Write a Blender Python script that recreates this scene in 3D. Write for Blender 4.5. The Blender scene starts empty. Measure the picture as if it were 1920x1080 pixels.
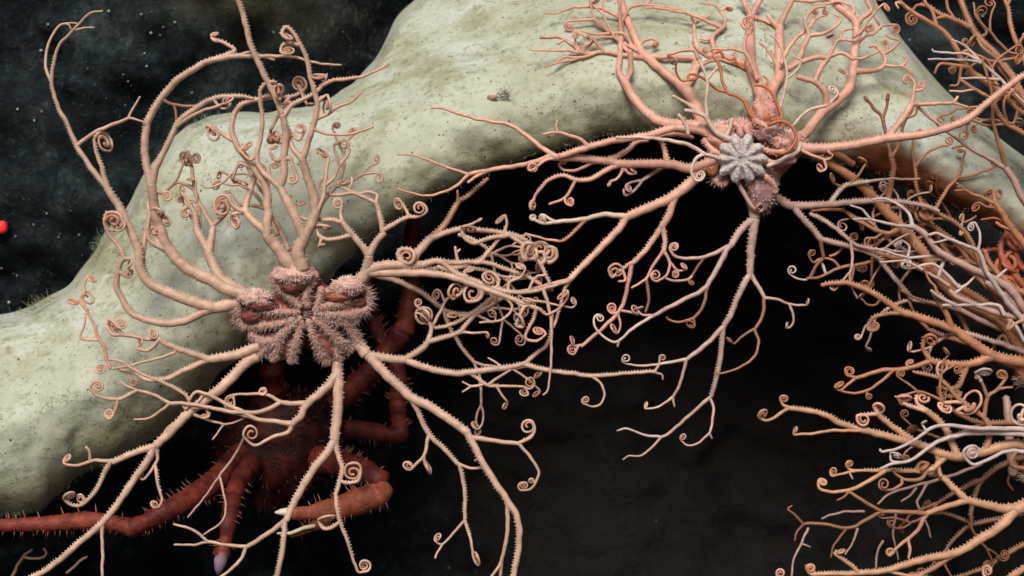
import bpy, math, random
from mathutils import Vector, noise
from mathutils.bvhtree import BVHTree

random.seed(7)
rng = random.Random(11)
sc = bpy.context.scene
COL = sc.collection

# ------------------------------------------------------------------ camera, light, exposure
U = 0.0005                     # one tracing unit in metres (half a millimetre)
FOC, SENS = 50.0, 36.0
DIST = 1920 * U * FOC / SENS   # camera to the plane of the two basket stars
cam_d = bpy.data.cameras.new('camera')
cam = bpy.data.objects.new('camera', cam_d)
COL.objects.link(cam)
cam.location = (0, -DIST, 0)
cam.rotation_euler = (math.radians(90), 0, 0)
cam_d.lens = FOC
cam_d.sensor_width = SENS
cam_d.clip_start = 0.01
cam_d.clip_end = 100
cam_d.dof.use_dof = True
cam_d.dof.focus_distance = DIST
cam_d.dof.aperture_fstop = 5.0
sc.camera = cam

SUN_EL, SUN_AZ = 39.0, -10.0    # degrees up, degrees to the left of the camera
world = bpy.data.worlds.new('World')
sc.world = world
world.use_nodes = True
wn, wl = world.node_tree.nodes, world.node_tree.links
sky = wn.new('ShaderNodeTexSky')
sky.sky_type = 'NISHITA'
sky.sun_disc = False
sky.sun_elevation = math.radians(SUN_EL)
sky.sun_rotation = math.radians(180 - SUN_AZ)
wl.new(sky.outputs[0], wn['Background'].inputs[0])
wn['Background'].inputs[1].default_value = 0.06

sun_d = bpy.data.lights.new('sun', 'SUN')
sun_d.energy = 3.8
sun_d.angle = math.radians(28)
sun_d.color = (1.0, 0.955, 0.88)
sun = bpy.data.objects.new('sun', sun_d)
COL.objects.link(sun)
e, a = math.radians(SUN_EL), math.radians(SUN_AZ)
to_sun = Vector((math.sin(a) * math.cos(e), -math.cos(a) * math.cos(e), math.sin(e)))
sun.rotation_euler = to_sun.to_track_quat('Z', 'Y').to_euler()

sc.view_settings.view_transform = 'Standard'
sc.view_settings.look = 'None'
sc.view_settings.gamma = 1
sc.view_settings.exposure = 0.0
sc.view_settings.use_curve_mapping = False

# ------------------------------------------------------------------ helpers
def at(x, y, d):
    """tracing coordinates (x right, y down, d away) -> metres"""
    k = (DIST + d * U) / DIST
    return Vector(((x - 960) * U * k, d * U, (540 - y) * U * k))

def lin(r, g, b):
    f = lambda c: (c / 255 / 12.92) if c / 255 <= 0.04045 else ((c / 255 + 0.055) / 1.055) ** 2.4
    return (f(r), f(g), f(b))

def mix(a, b, t):
    return tuple(a[i] + (b[i] - a[i]) * t for i in range(3))

def clamp(v, a=0.0, b=1.0):
    return max(a, min(b, v))

def sstep(a, b, v):
    t = clamp((v - a) / (b - a))
    return t * t * (3 - 2 * t)

def link(name, verts, faces, mat, parent=None, smooth=True, cols=None):
    me = bpy.data.meshes.new(name)
    me.from_pydata(verts, [], faces)
    if cols is not None:
        at_ = me.attributes.new('tint', 'FLOAT_COLOR', 'POINT')
        flat = []
        for c in cols:
            flat += [c[0], c[1], c[2], 1.0]
        at_.data.foreach_set('color', flat)
    if smooth:
        me.polygons.foreach_set('use_smooth', [True] * len(me.polygons))
    me.materials.append(mat)
    me.update()
    o = bpy.data.objects.new(name, me)
    COL.objects.link(o)
    if parent is not None:
        o.parent = parent
    return o

def tag(o, label=None, cat=None, group=None, kind=None):
    for k, v in (('label', label), ('category', cat), ('group', group), ('kind', kind)):
        if v:
            o[k] = v
    return o

class Geo:
    def __init__(s):
        s.v, s.f, s.c = [], [], []

    def tube(s, P, R, C, n=9, cap=True):
        """P points in tracing coordinates, R radii, C colours"""
        W = [at(*p) for p in P]
        m = len(W)
        if m < 2:
            return
        ref = None
        base = len(s.v)
        for i in range(m):
            t = (W[min(i + 1, m - 1)] - W[max(i - 1, 0)])
            if t.length < 1e-9:
                t = Vector((1, 0, 0))
            t.normalize()
            if ref is None:
                ref = Vector((0, 1, 0)) if abs(t.y) < 0.9 else Vector((1, 0, 0))
            ref = ref - t * ref.dot(t)
            if ref.length < 1e-6:
                ref = t.orthogonal()
            ref.normalize()
            bi = t.cross(ref)
            k = (DIST + P[i][2] * U) / DIST * U * R[i]
            for j in range(n):
                an = 2 * math.pi * j / n
                s.v.append(W[i] + ref * (k * math.cos(an)) + bi * (k * math.sin(an)))
                s.c.append(C[i])
        for i in range(m - 1):
            for j in range(n):
                a0 = base + i * n + j
                a1 = base + i * n + (j + 1) % n
                s.f.append((a0, a1, a1 + n, a0 + n))
        if cap:
            for i, sg in ((0, -1), (m - 1, 1)):
                t = W[i] - W[i - 1] if i else W[1] - W[0]
                if t.length > 1e-9:
                    t.normalize()
                tip = len(s.v)
                s.v.append(W[i] + t * (sg * R[i] * U * 0.7))
                s.c.append(C[i])
                b0 = base + i * n
                for j in range(n):
                    q = (b0 + j, b0 + (j + 1) % n, tip)
                    s.f.append(q if sg > 0 else q[::-1])

    def cone(s, p, tip, r, col, col2=None, n=4):
        """p, tip as metre vectors"""
        t = tip - p
        if t.length < 1e-9:
            return
        t.normalize()
        a = t.orthogonal().normalized()
        b = t.cross(a)
        base = len(s.v)
        for j in range(n):
            an = 2 * math.pi * j / n
            s.v.append(p + a * (r * math.cos(an)) + b * (r * math.sin(an)))
            s.c.append(col)
        s.v.append(tip)
        s.c.append(col2 or col)
        for j in range(n):
            s.f.append((base + j, base + (j + 1) % n, base + n))

    def build(s, name, mat, parent=None, smooth=True):
        return link(name, s.v, s.f, mat, parent, smooth, s.c)

def catmull(P, step):
    """smooth a list of equal-length tuples; step in tracing units"""
    if len(P) < 2:
        return list(P)
    Q = [tuple(2 * a - b for a, b in zip(P[0], P[1]))] + list(P) + [tuple(2 * a - b for a, b in zip(P[-1], P[-2]))]
    out = []
    for i in range(1, len(Q) - 2):
        p0, p1, p2, p3 = Q[i - 1], Q[i], Q[i + 1], Q[i + 2]
        L = math.dist(p1[:3], p2[:3])
        n = max(1, int(L / step))
        for k in range(n):
            t = k / n
            out.append(tuple(0.5 * ((2 * b) + (-a + c) * t + (2 * a - 5 * b + 4 * c - d) * t * t + (-a + 3 * b - 3 * c + d) * t ** 3)
                             for a, b, c, d in zip(p0, p1, p2, p3)))
    out.append(tuple(P[-1]))
    return out

# ------------------------------------------------------------------ materials
def new_mat(name):
    m = bpy.data.materials.new(name)
    m.use_nodes = True
    return m, m.node_tree.nodes, m.node_tree.links, m.node_tree.nodes['Principled BSDF']

def nz(N, L, scale, detail=4, rough=0.55, vec=None):
    n = N.new('ShaderNodeTexNoise')
    n.inputs['Scale'].default_value = scale
    n.inputs['Detail'].default_value = detail
    n.inputs['Roughness'].default_value = rough
    if vec is not None:
        L.new(vec, n.inputs['Vector'])
    return n

def ramp(N, L, src, stops):
    r = N.new('ShaderNodeValToRGB')
    el = r.color_ramp.elements
    el[0].position, el[0].color = stops[0][0], (*stops[0][1], 1)
    el[1].position, el[1].color = stops[-1][0], (*stops[-1][1], 1)
    for p, c in stops[1:-1]:
        q = el.new(p)
        q.color = (*c, 1)
    L.new(src, r.inputs[0])
    return r

def mixc(N, L, fac, a, b, mode='MIX'):
    m = N.new('ShaderNodeMix')
    m.data_type = 'RGBA'
    m.blend_type = mode
    for s, v in ((m.inputs[0], fac), (m.inputs[6], a), (m.inputs[7], b)):
        if hasattr(v, 'links'):
            L.new(v, s)
        elif isinstance(v, (int, float)):
            s.default_value = v
        else:
            s.default_value = (*v, 1)
    return m.outputs[2]

def tinted(name, rough=0.5, nscale=260, amount=0.35, sss=0.0, bump=0.25, spec=0.4):
    m, N, L, b = new_mat(name)
    at_ = N.new('ShaderNodeAttribute')
    at_.attribute_name = 'tint'
    tc = N.new('ShaderNodeTexCoord')
    n = nz(N, L, nscale, 3, 0.6, tc.outputs['Object'])
    r = ramp(N, L, n.outputs['Fac'], [(0.3, (1 - amount,) * 3), (0.7, (1 + 0 * amount,) * 3)])
    c = mixc(N, L, 1.0, at_.outputs['Color'], r.outputs[0], 'MULTIPLY')
    L.new(c, b.inputs['Base Color'])
    b.inputs['Roughness'].default_value = rough
    b.inputs['Specular IOR Level'].default_value = spec
    if sss:
        b.inputs['Subsurface Weight'].default_value = sss
        b.inputs['Subsurface Radius'].default_value = (0.004, 0.002, 0.0012)
        b.inputs['Subsurface Scale'].default_value = 1.0
    n2 = nz(N, L, nscale * 4, 2, 0.6, tc.outputs['Object'])
    bp = N.new('ShaderNodeBump')
    bp.inputs['Strength'].default_value = bump
    bp.inputs['Distance'].default_value = 0.001
    L.new(n2.outputs['Fac'], bp.inputs['Height'])
    L.new(bp.outputs[0], b.inputs['Normal'])
    return m

M_STAR = tinted('basket_star_skin', 0.45, 170, 0.3, 0.22, 0.45, 0.42)
M_SPINE = tinted('pale_spines', 0.6, 300, 0.25, 0.0, 0.0, 0.3)
M_CRAB = tinted('crab_shell', 0.5, 90, 0.65, 0.0, 1.0, 0.18)
M_FUZZ = tinted('fuzzy_growth', 0.8, 200, 0.4, 0.0, 0.0, 0.1)
M_SPECK = tinted('white_specks', 0.7, 200, 0.3, 0.0, 0.0, 0.2)

def sponge_mat():
    m, N, L, b = new_mat('sponge_flesh')
    tc = N.new('ShaderNodeTexCoord').outputs['Object']
    at_ = N.new('ShaderNodeAttribute')
    at_.attribute_name = 'tint'
    sep = N.new('ShaderNodeSeparateColor')
    L.new(at_.outputs['Color'], sep.inputs[0])        # R: sediment plus painted underside shade, G: bare flesh
    mp = N.new('ShaderNodeMapping')
    mp.inputs['Rotation'].default_value = (0, math.radians(-32), 0)
    mp.inputs['Scale'].default_value = (0.42, 1, 1)
    rough_ = nz(N, L, 16, 3, 0.6, tc)
    vadd = N.new('ShaderNodeVectorMath'); vadd.operation = 'MULTIPLY_ADD'
    L.new(rough_.outputs['Color'], vadd.inputs[0])
    vadd.inputs[1].default_value = (0.02, 0.02, 0.02)
    L.new(tc, vadd.inputs[2])
    L.new(vadd.outputs[0], mp.inputs[0])
    big = nz(N, L, 9, 5, 0.6, tc)
    mid = nz(N, L, 46, 7, 0.7, mp.outputs[0])
    fine = nz(N, L, 150, 5, 0.7, tc)
    base = ramp(N, L, big.outputs['Fac'], [(0.3, lin(168, 169, 146)), (0.5, lin(186, 188, 167)), (0.7, lin(194, 200, 189))])
    c = base.outputs[0]
    # olive sediment film, with underside shade painted into it
    add = N.new('ShaderNodeMath'); add.operation = 'ADD'
    L.new(mid.outputs['Fac'], add.inputs[0]); L.new(sep.outputs[0], add.inputs[1])
    sed_shade = ramp(N, L, add.outputs[0], [(0.50, (0, 0, 0)), (0.72, (1, 1, 1))])
    f1 = N.new('ShaderNodeMath'); f1.operation = 'MULTIPLY'
    L.new(sed_shade.outputs[0], f1.inputs[0]); f1.inputs[1].default_value = 0.62
    c = mixc(N, L, f1.outputs[0], c, lin(134, 128, 84))
    fz = ramp(N, L, fine.outputs['Fac'], [(0.52, (0, 0, 0)), (0.66, (1, 1, 1))])
    f2 = N.new('ShaderNodeMath'); f2.operation = 'MULTIPLY'
    L.new(fz.outputs[0], f2.inputs[0]); L.new(add.outputs[0], f2.inputs[1])
    f2b = N.new('ShaderNodeMath'); f2b.operation = 'MULTIPLY'
    L.new(f2.outputs[0], f2b.inputs[0]); f2b.inputs[1].default_value = 0.85
    c = mixc(N, L, f2b.outputs[0], c, lin(92, 84, 50))
    # bluish bare flesh
    bl = nz(N, L, 22, 4, 0.6, tc)
    ab = N.new('ShaderNodeMath'); ab.operation = 'ADD'
    L.new(bl.outputs['Fac'], ab.inputs[0]); L.new(sep.outputs[1], ab.inputs[1])
    bs = ramp(N, L, ab.outputs[0], [(0.62, (0, 0, 0)), (0.85, (0.8, 0.8, 0.8))])
    c = mixc(N, L, bs.outputs[0], c, lin(190, 201, 200))
    cr = N.new('ShaderNodeTexVoronoi')
    cr.feature = 'DISTANCE_TO_EDGE'
    cr.inputs['Scale'].default_value = 11
    wv = N.new('ShaderNodeVectorMath'); wv.operation = 'MULTIPLY_ADD'
    L.new(nz(N, L, 26, 5, 0.7, tc).outputs['Color'], wv.inputs[0])
    wv.inputs[1].default_value = (0.06, 0.06, 0.06)
    L.new(tc, wv.inputs[2])
    L.new(wv.outputs[0], cr.inputs['Vector'])
    crr = ramp(N, L, cr.outputs['Distance'], [(0.0, (1, 1, 1)), (0.014, (0, 0, 0))])
    crs = ramp(N, L, nz(N, L, 14, 3, 0.6, tc).outputs['Fac'], [(0.52, (0, 0, 0)), (0.64, (0.75, 0.75, 0.75))])
    crm = N.new('ShaderNodeMath'); crm.operation = 'MULTIPLY'
    L.new(crr.outputs[0], crm.inputs[0]); L.new(crs.outputs[0], crm.inputs[1])
    c = mixc(N, L, crm.outputs[0], c, lin(74, 66, 44))
    brown_low = N.new('ShaderNodeMath'); brown_low.operation = 'MULTIPLY'
    L.new(sep.outputs[2], brown_low.inputs[0]); L.new(big.outputs['Fac'], brown_low.inputs[1])
    c = mixc(N, L, brown_low.outputs[0], c, lin(112, 66, 42))  # orange-brown tint towards the lower right edge
    # dark pores
    for vs, r0, r1, ns, t0 in ((70, .06, .16, 30, .47), (150, .10, .26, 44, .45), (300, .14, .32, 36, .51)):
        vo = N.new('ShaderNodeTexVoronoi')
        vo.inputs['Scale'].default_value = vs
        L.new(vadd.outputs[0], vo.inputs['Vector'])
        sc_ = N.new('ShaderNodeSeparateColor')
        L.new(vo.outputs['Color'], sc_.inputs[0])
        # each pore gets its own size
        sz = N.new('ShaderNodeMath'); sz.operation = 'MULTIPLY_ADD'
        L.new(sc_.outputs[0], sz.inputs[0]); sz.inputs[1].default_value = r1 - r0; sz.inputs[2].default_value = r0 - 0.06
        ls = N.new('ShaderNodeMath'); ls.operation = 'SUBTRACT'
        L.new(sz.outputs[0], ls.inputs[0]); L.new(vo.outputs['Distance'], ls.inputs[1])
        vr = ramp(N, L, ls.outputs[0], [(0.0, (0, 0, 0)), (0.045, (1, 1, 1))])
        sel = nz(N, L, ns, 6, 0.8, tc)
        sr = ramp(N, L, sel.outputs['Fac'], [(t0, (0, 0, 0)), (t0 + 0.05, (1, 1, 1))])
        pm = N.new('ShaderNodeMath'); pm.operation = 'MULTIPLY'
        L.new(vr.outputs[0], pm.inputs[0]); L.new(sr.outputs[0], pm.inputs[1])
        pm2 = N.new('ShaderNodeMath'); pm2.operation = 'MULTIPLY'
        L.new(pm.outputs[0], pm2.inputs[0]); pm2.inputs[1].default_value = 0.9
        c = mixc(N, L, pm2.outputs[0], c, lin(36, 34, 26))
    L.new(c, b.inputs['Base Color'])
    b.inputs['Roughness'].default_value = 0.55
    b.inputs['Subsurface Weight'].default_value = 0.25
    b.inputs['Subsurface Radius'].default_value = (0.010, 0.009, 0.006)
    b.inputs['Subsurface Scale'].default_value = 1.0
    b.inputs['Specular IOR Level'].default_value = 0.25
    h = N.new('ShaderNodeMath'); h.operation = 'ADD'
    hm = N.new('ShaderNodeMath'); hm.operation = 'MULTIPLY'
    hm.inputs[1].default_value = 0.5
    L.new(fine.outputs['Fac'], hm.inputs[0])
    L.new(mid.outputs['Fac'], h.inputs[0]); L.new(hm.outputs[0], h.inputs[1])
    bp = N.new('ShaderNodeBump')
    bp.inputs['Strength'].default_value = 0.3
    bp.inputs['Distance'].default_value = 0.005
    L.new(h.outputs[0], bp.inputs['Height'])
    L.new(bp.outputs[0], b.inputs['Normal'])
    return m

def rock_mat():
    m, N, L, b = new_mat('dark_rock')
    tc = N.new('ShaderNodeTexCoord').outputs['Object']
    at_ = N.new('ShaderNodeAttribute')
    at_.attribute_name = 'tint'
    sep = N.new('ShaderNodeSeparateColor')
    L.new(at_.outputs['Color'], sep.inputs[0])
    a1 = nz(N, L, 12, 6, 0.65, tc)
    a2 = nz(N, L, 70, 6, 0.75, tc)
    c1 = ramp(N, L, a1.outputs['Fac'], [(0.3, (0.008, 0.010, 0.013)), (0.5, (0.021, 0.033, 0.038)), (0.70, (0.095, 0.125, 0.125))])
    c2 = ramp(N, L, a2.outputs['Fac'], [(0.35, (0.25, 0.25, 0.25)), (0.6, (0.9, 0.9, 0.9)), (0.72, (2.6, 2.9, 2.7))])
    c = mixc(N, L, 1.0, c1.outputs[0], c2.outputs[0], 'MULTIPLY')
    a3 = nz(N, L, 30, 5, 0.7, tc)
    add = N.new('ShaderNodeMath'); add.operation = 'MULTIPLY'
    L.new(a3.outputs['Fac'], add.inputs[0]); L.new(sep.outputs[0], add.inputs[1])
    c = mixc(N, L, add.outputs[0], c, (0.13, 0.12, 0.07))
    add2 = N.new('ShaderNodeMath'); add2.operation = 'MULTIPLY'
    L.new(a3.outputs['Fac'], add2.inputs[0]); L.new(sep.outputs[1], add2.inputs[1])
    c = mixc(N, L, add2.outputs[0], c, (0.2, 0.22, 0.23))
    cavern_shade = N.new('ShaderNodeMath'); cavern_shade.operation = 'MULTIPLY'  # cavern shade painted as dark brown over the rock
    L.new(a1.outputs['Fac'], cavern_shade.inputs[0]); L.new(sep.outputs[2], cavern_shade.inputs[1])
    c = mixc(N, L, cavern_shade.outputs[0], c, (0.034, 0.028, 0.025))
    L.new(c, b.inputs['Base Color'])
    b.inputs['Roughness'].default_value = 0.85
    b.inputs['Specular IOR Level'].default_value = 0.1
    bp = N.new('ShaderNodeBump')
    bp.inputs['Strength'].default_value = 1.0
    bp.inputs['Distance'].default_value = 0.02
    L.new(a2.outputs['Fac'], bp.inputs['Height'])
    L.new(bp.outputs[0], b.inputs['Normal'])
    return m

M_SPONGE = sponge_mat()
M_ROCK = rock_mat()

# ------------------------------------------------------------------ sea bed: one sheet, cliff behind and floor below
def gauss(x, y, cx, cy, sx, sy):
    return math.exp(-((x - cx) / sx) ** 2 - ((y - cy) / sy) ** 2)

def rock_depth(x, y):
    d = 900 - 430 * sstep(900, 200, x) * sstep(1150, 350, y) - 150 * sstep(1500, 1900, x) * sstep(600, 0, y)
    d -= 40 * gauss(x, y, 400, 0, 160, 60)
    p = Vector((x / 260.0, y / 260.0, 3.1))
    d += 95 * noise.fractal(p, 0.9, 2.1, 5)
    d += 40 * noise.noise(Vector((x / 60.0, y / 60.0, 9.0))) + 16 * noise.noise(Vector((x / 30.0, y / 30.0, 19.0)))
    return d

def build_seabed():
    v, f, c = [], [], []
    nx, ny = 330, 220
    x0, x1, y0, y1 = -1500, 3420, -1300, 1700
    for j in range(ny + 14):
        for i in range(nx):
            x = x0 + (x1 - x0) * i / (nx - 1)
            if j < ny:
                y = y0 + (y1 - y0) * j / (ny - 1)
                d = rock_depth(x, y)
                p = Vector(((x - 960) * U * 1.28, d * U, (540 - y) * U * 1.28))
            else:
                k = (j - ny + 1) / 14.0
                d = rock_depth(x, y1)
                q = Vector(((x - 960) * U * 1.28, d * U, (540 - y1) * U * 1.28))
                p = q + Vector((0, -k * 2.6, -0.10 * math.sin(k * 1.6) + 0.03 * noise.noise(Vector((x / 300.0, k * 5, 0)))))
                y = y1
            v.append(p)
            # where it shows from the photograph's side, for the sediment patches and the painted cavern shade
            sx = (x - 960) * 1.28 / (1 + d * U / DIST) + 960
            sy = (y - 540) * 1.28 / (1 + d * U / DIST) + 540
            s = 1.3 * gauss(sx, sy, 420, 0, 110, 45) + 0.5 * gauss(sx, sy, 560, 40, 120, 60)
            g = 0.9 * gauss(sx, sy, 1880, 105, 45, 22) + 0.45 * gauss(sx, sy, 1740, 60, 60, 30) + 0.12 * gauss(sx, sy, 60, 190, 90, 60) \
                + 0.12 * gauss(sx, sy, 150, 470, 120, 50)
            c.append((s, g, max(1.6 * sstep(620, 950, sx) * sstep(330, 560, sy), 1.2 * sstep(1300, 1600, sx) * sstep(180, 330, sy))))  # last channel paints the shade of the cavern
    for j in range(ny + 13):
        for i in range(nx - 1):
            q = j * nx + i
            f.append((q, q + nx, q + nx + 1, q + 1))
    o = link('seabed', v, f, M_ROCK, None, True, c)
    tag(o, 'dark rocky seabed rising as a cliff behind the sponge', 'seabed', None, 'structure')
    return o, v, f

seabed, sb_v, sb_f = build_seabed()
ROCK_BVH = BVHTree.FromPolygons(sb_v, sb_f)
CAM = Vector((0, -DIST, 0))

def hit_depth(bvh, x, y):
    h = bvh.ray_cast(CAM, (at(x, y, 0) - CAM).normalized())
    return None if h[0] is None else h[0].y / U

# ------------------------------------------------------------------ the sponge: a thick lip lofted from lower edge to upper edge
ST = [  # lower x,y  upper x,y  lip share  lip depth  upper recession
    (-260, 1060, -260, 680, .85, 30, 120), (-120, 1010, -120, 625, .85, 30, 120), (0, 975, 0, 592, .85, 30, 120), (78, 955, 70, 572, .85, 33, 120), (125, 915, 128, 530, .84, 38, 120),
    (175, 882, 172, 482, .82, 41, 120), (252, 850, 212, 418, .80, 45, 120), (345, 775, 260, 350, .78, 50, 120), (432, 680, 318, 262, .74, 55, 120),
    (535, 590, 405, 214, .70, 60, 120), (640, 500, 530, 206, .68, 65, 130), (722, 420, 648, 166, .62, 70, 180), (850, 352, 708, 100, .55, 72, 240),
    (962, 308, 764, 10, .50, 75, 320), (1080, 274, 870, -80, .46, 78, 380), (1200, 248, 1100, -150, .43, 80, 420), (1310, 252, 1370, -160, .42, 80, 420),
    (1420, 284, 1570, -90, .44, 82, 380), (1530, 300, 1646, 10, .52, 85, 280), (1632, 322, 1700, 85, .62, 90, 200), (1740, 368, 1772, 168, .72, 95, 160),
    (1840, 412, 1852, 240, .8, 100, 140), (1925, 468, 1925, 296, .85, 105, 130), (2060, 560, 2060, 380, .85, 110, 130), (2300, 700, 2300, 500, .85, 120, 130)]

def build_sponge():
    st = catmull([tuple(float(q) for q in s) for s in ST], 9)
    NF, NB = 64, 10
    v, f, c = [], [], []
    edges = []
    for k, (lx, ly, ux, uy, fr, dc, rec) in enumerate(st):
        W = math.hypot(ux - lx, uy - ly)
        jl = 7 * noise.noise(Vector((k * 0.17, 1.3, 0)))
        ju = 6 * noise.noise(Vector((k * 0.14, 7.7, 0)))
        lx += jl; ly += jl; ux += ju; uy += ju
        for i in range(NF):
            s = i / (NF - 1)
            s = 0.5 - 0.5 * math.cos(math.pi * s)
            x, y = lx + (ux - lx) * s, ly + (uy - ly) * s
            Rl = W * fr * 0.42
            u = clamp(s / fr)
            lip = math.sqrt(max(0, 1 - (2 * u - 1) ** 2)) if u < 0.5 else (0.16 + 0.84 * (0.5 + 0.5 * math.cos((2 * u - 1) * math.pi)) ** 0.9)
            d = dc + Rl * (1 - lip)
            v_ = clamp((s - fr) / (1 - fr))
            d += rec * v_ ** 1.15
            d += 150 * max(0, (s - 0.93) / 0.07) ** 2
            w = Vector((x / 150.0, y / 150.0, 2.0))
            amp = min(1, s * 8, (1 - s) * 8 + 0.1)
            d += amp * (20 * noise.noise(w) + 9 * noise.noise(w * 2.7) + 4 * noise.noise(w * 7.1))
            v.append(at(x, y, d))
            valley = math.exp(-((s - fr - 0.03) / 0.06) ** 2) * sstep(500, 700, x)
            low = sstep(0.42, 0.03, s)  # shade of the underside, put into the sediment tint
            blotch = noise.noise(Vector((x / 90.0, y / 90.0, 5.0)))
            sed_shade = 0.10 * valley + 0.22 * low + 0.16 * blotch - 0.02
            sed_shade += 0.22 * gauss(x, y, 230, 470, 60, 60) + 0.18 * gauss(x, y, 110, 600, 90, 40) + 0.12 * gauss(x, y, 760, 110, 60, 60)
            sed_shade -= 0.10 * math.exp(-((s - 0.6 * fr) / 0.14) ** 2)
            sed_shade += 0.05 * sstep(fr, fr + .15, s)
            bare = 0.22 * gauss(x, y, 440, 260, 90, 60) + 0.2 * gauss(x, y, 720, 150, 70, 40) + 0.12 * gauss(x, y, 130, 740, 90, 70) + 0.16 * gauss(x, y, 250, 460, 30, 60) \
                + 0.15 * gauss(x, y, 330, 420, 30, 60)
            c.append((sed_shade, bare - 0.08 + 0.1 * blotch, 2.2 * sstep(1480, 1700, x) * sstep(0.45, 0.1, s)))
        dl, du = dc + Rl, dc + Rl * 0.7 + rec + 150
        for i in range(NB):
            s = (i + 1) / (NB + 1)
            x, y = ux + (lx - ux) * (0.05 + 0.9 * s), uy + (ly - uy) * (0.05 + 0.9 * s)
            d = du + (dl - du) * s + 190 * math.sin(math.pi * s)
            v.append(at(x, y, d))
            c.append((0.2, 0, 0))
        edges.append(((lx, ly, dl - Rl * 0.05), (ux, uy, du - 150), k))
    n = NF + NB
    m = len(st)
    for k in range(m - 1):
        for i in range(n):
            a0, a1 = k * n + i, k * n + (i + 1) % n
            f.append((a0, a0 + n, a1 + n, a1))
    f.append(tuple(range(n)))
    f.append(tuple(range((m - 1) * n, m * n))[::-1])
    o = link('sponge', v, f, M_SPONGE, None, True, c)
    tag(o, 'huge pale grey-green sponge arching across the scene with a thick rolled lip', 'sponge')
    return o, v, f, edges

sponge, sp_v, sp_f, sp_edges = build_sponge()
SPONGE_BVH = BVHTree.FromPolygons(sp_v, sp_f)

# fuzzy growth along the edges of the sponge
def fuzz():
    g = Geo()
    def strand(p, dirv, ln, r, col):
        q = p + dirv * ln * 0.5 + Vector((rng.uniform(-1, 1), rng.uniform(-1, 1), rng.uniform(-1, 1))) * ln * 0.12
        g.cone(p, p + (q - p) * 1.0, r, col, col, 3)
        g.cone(q - (q - p) * 0.15, q + dirv * ln * 0.5 + Vector((rng.uniform(-1, 1), 0, rng.uniform(-1, 1))) * ln * 0.2, r * 0.7, col, col, 3)
    for (L, Uq, k) in sp_edges:
        x, y, d = L
        for _ in range(5 if 1050 < x < 1350 or x < 420 else 2):
            p = at(x + rng.uniform(-8, 8), y - rng.uniform(2, 14), d - rng.uniform(6, 40))
            dv = Vector((rng.uniform(-.7, .7), -rng.uniform(0, .6), rng.uniform(-1, .15))).normalized()
            strand(p, dv, rng.uniform(5, 15) * U, 0.7 * U, mix(lin(120, 115, 75), lin(180, 180, 150), rng.random()))
        x, y, d = Uq
        if x < 440 and y < 640:
            cl = clamp(0.35 + 1.6 * noise.noise(Vector((k * 0.11, 4.4, 0))))
            for _ in range(int(9 * cl)):
                p = at(x + rng.uniform(-6, 8), y + rng.uniform(-2, 12), d - rng.uniform(0, 30))
                dv = Vector((-rng.uniform(-.2, 1), -rng.uniform(0, .5), rng.uniform(0, 1))).normalized()
                strand(p, dv, rng.uniform(3, 15) * U * (0.5 + cl), 0.7 * U, mix(lin(110, 112, 70), lin(170, 178, 150), rng.random()))
    o = g.build('fuzzy_growth', M_FUZZ, sponge)
    tag(o, kind='stuff')
fuzz()

# specks and fine turf on the rock
def turf():
    g = Geo()
    for _ in range(2200):
        x, y = rng.uniform(500, 790), rng.uniform(-20, 190)
        if rng.random() > 0.25 + 0.75 * gauss(x, y, 670, 80, 90, 90):
            continue
        d = hit_depth(ROCK_BVH, x, y)
        if d is None:
            continue
        p = at(x, y, d + 6)
        ln = rng.uniform(8, 26) * U
        dv = Vector((rng.uniform(-.35, .35), -rng.uniform(.2, .7), rng.uniform(.3, 1) * rng.choice((1, 1, -1)))).normalized()
        g.cone(p, p + dv * ln, 0.75 * U, lin(78, 76, 66), lin(126, 122, 110), 3)
    for _ in range(3600):
        x, y = rng.uniform(-30, 700), rng.uniform(-10, 640)
        if noise.noise(Vector((x / 70, y / 70, 0))) < 0.05:
            continue
        d = hit_depth(ROCK_BVH, x, y)
        if d is None:
            continue
        p = at(x, y, d + 4)
        dv = Vector((rng.uniform(-.6, .6), -1, rng.uniform(-.2, .9))).normalized()
        g.cone(p, p + dv * rng.uniform(5, 15) * U, 1.1 * U, lin(50, 62, 62), lin(108, 128, 124), 3)
    o = g.build('rock_turf', M_FUZZ)
    tag(o, 'fine grey hydroid turf on the dark rock left of the sponge', 'turf', None, 'stuff')
turf()

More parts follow.
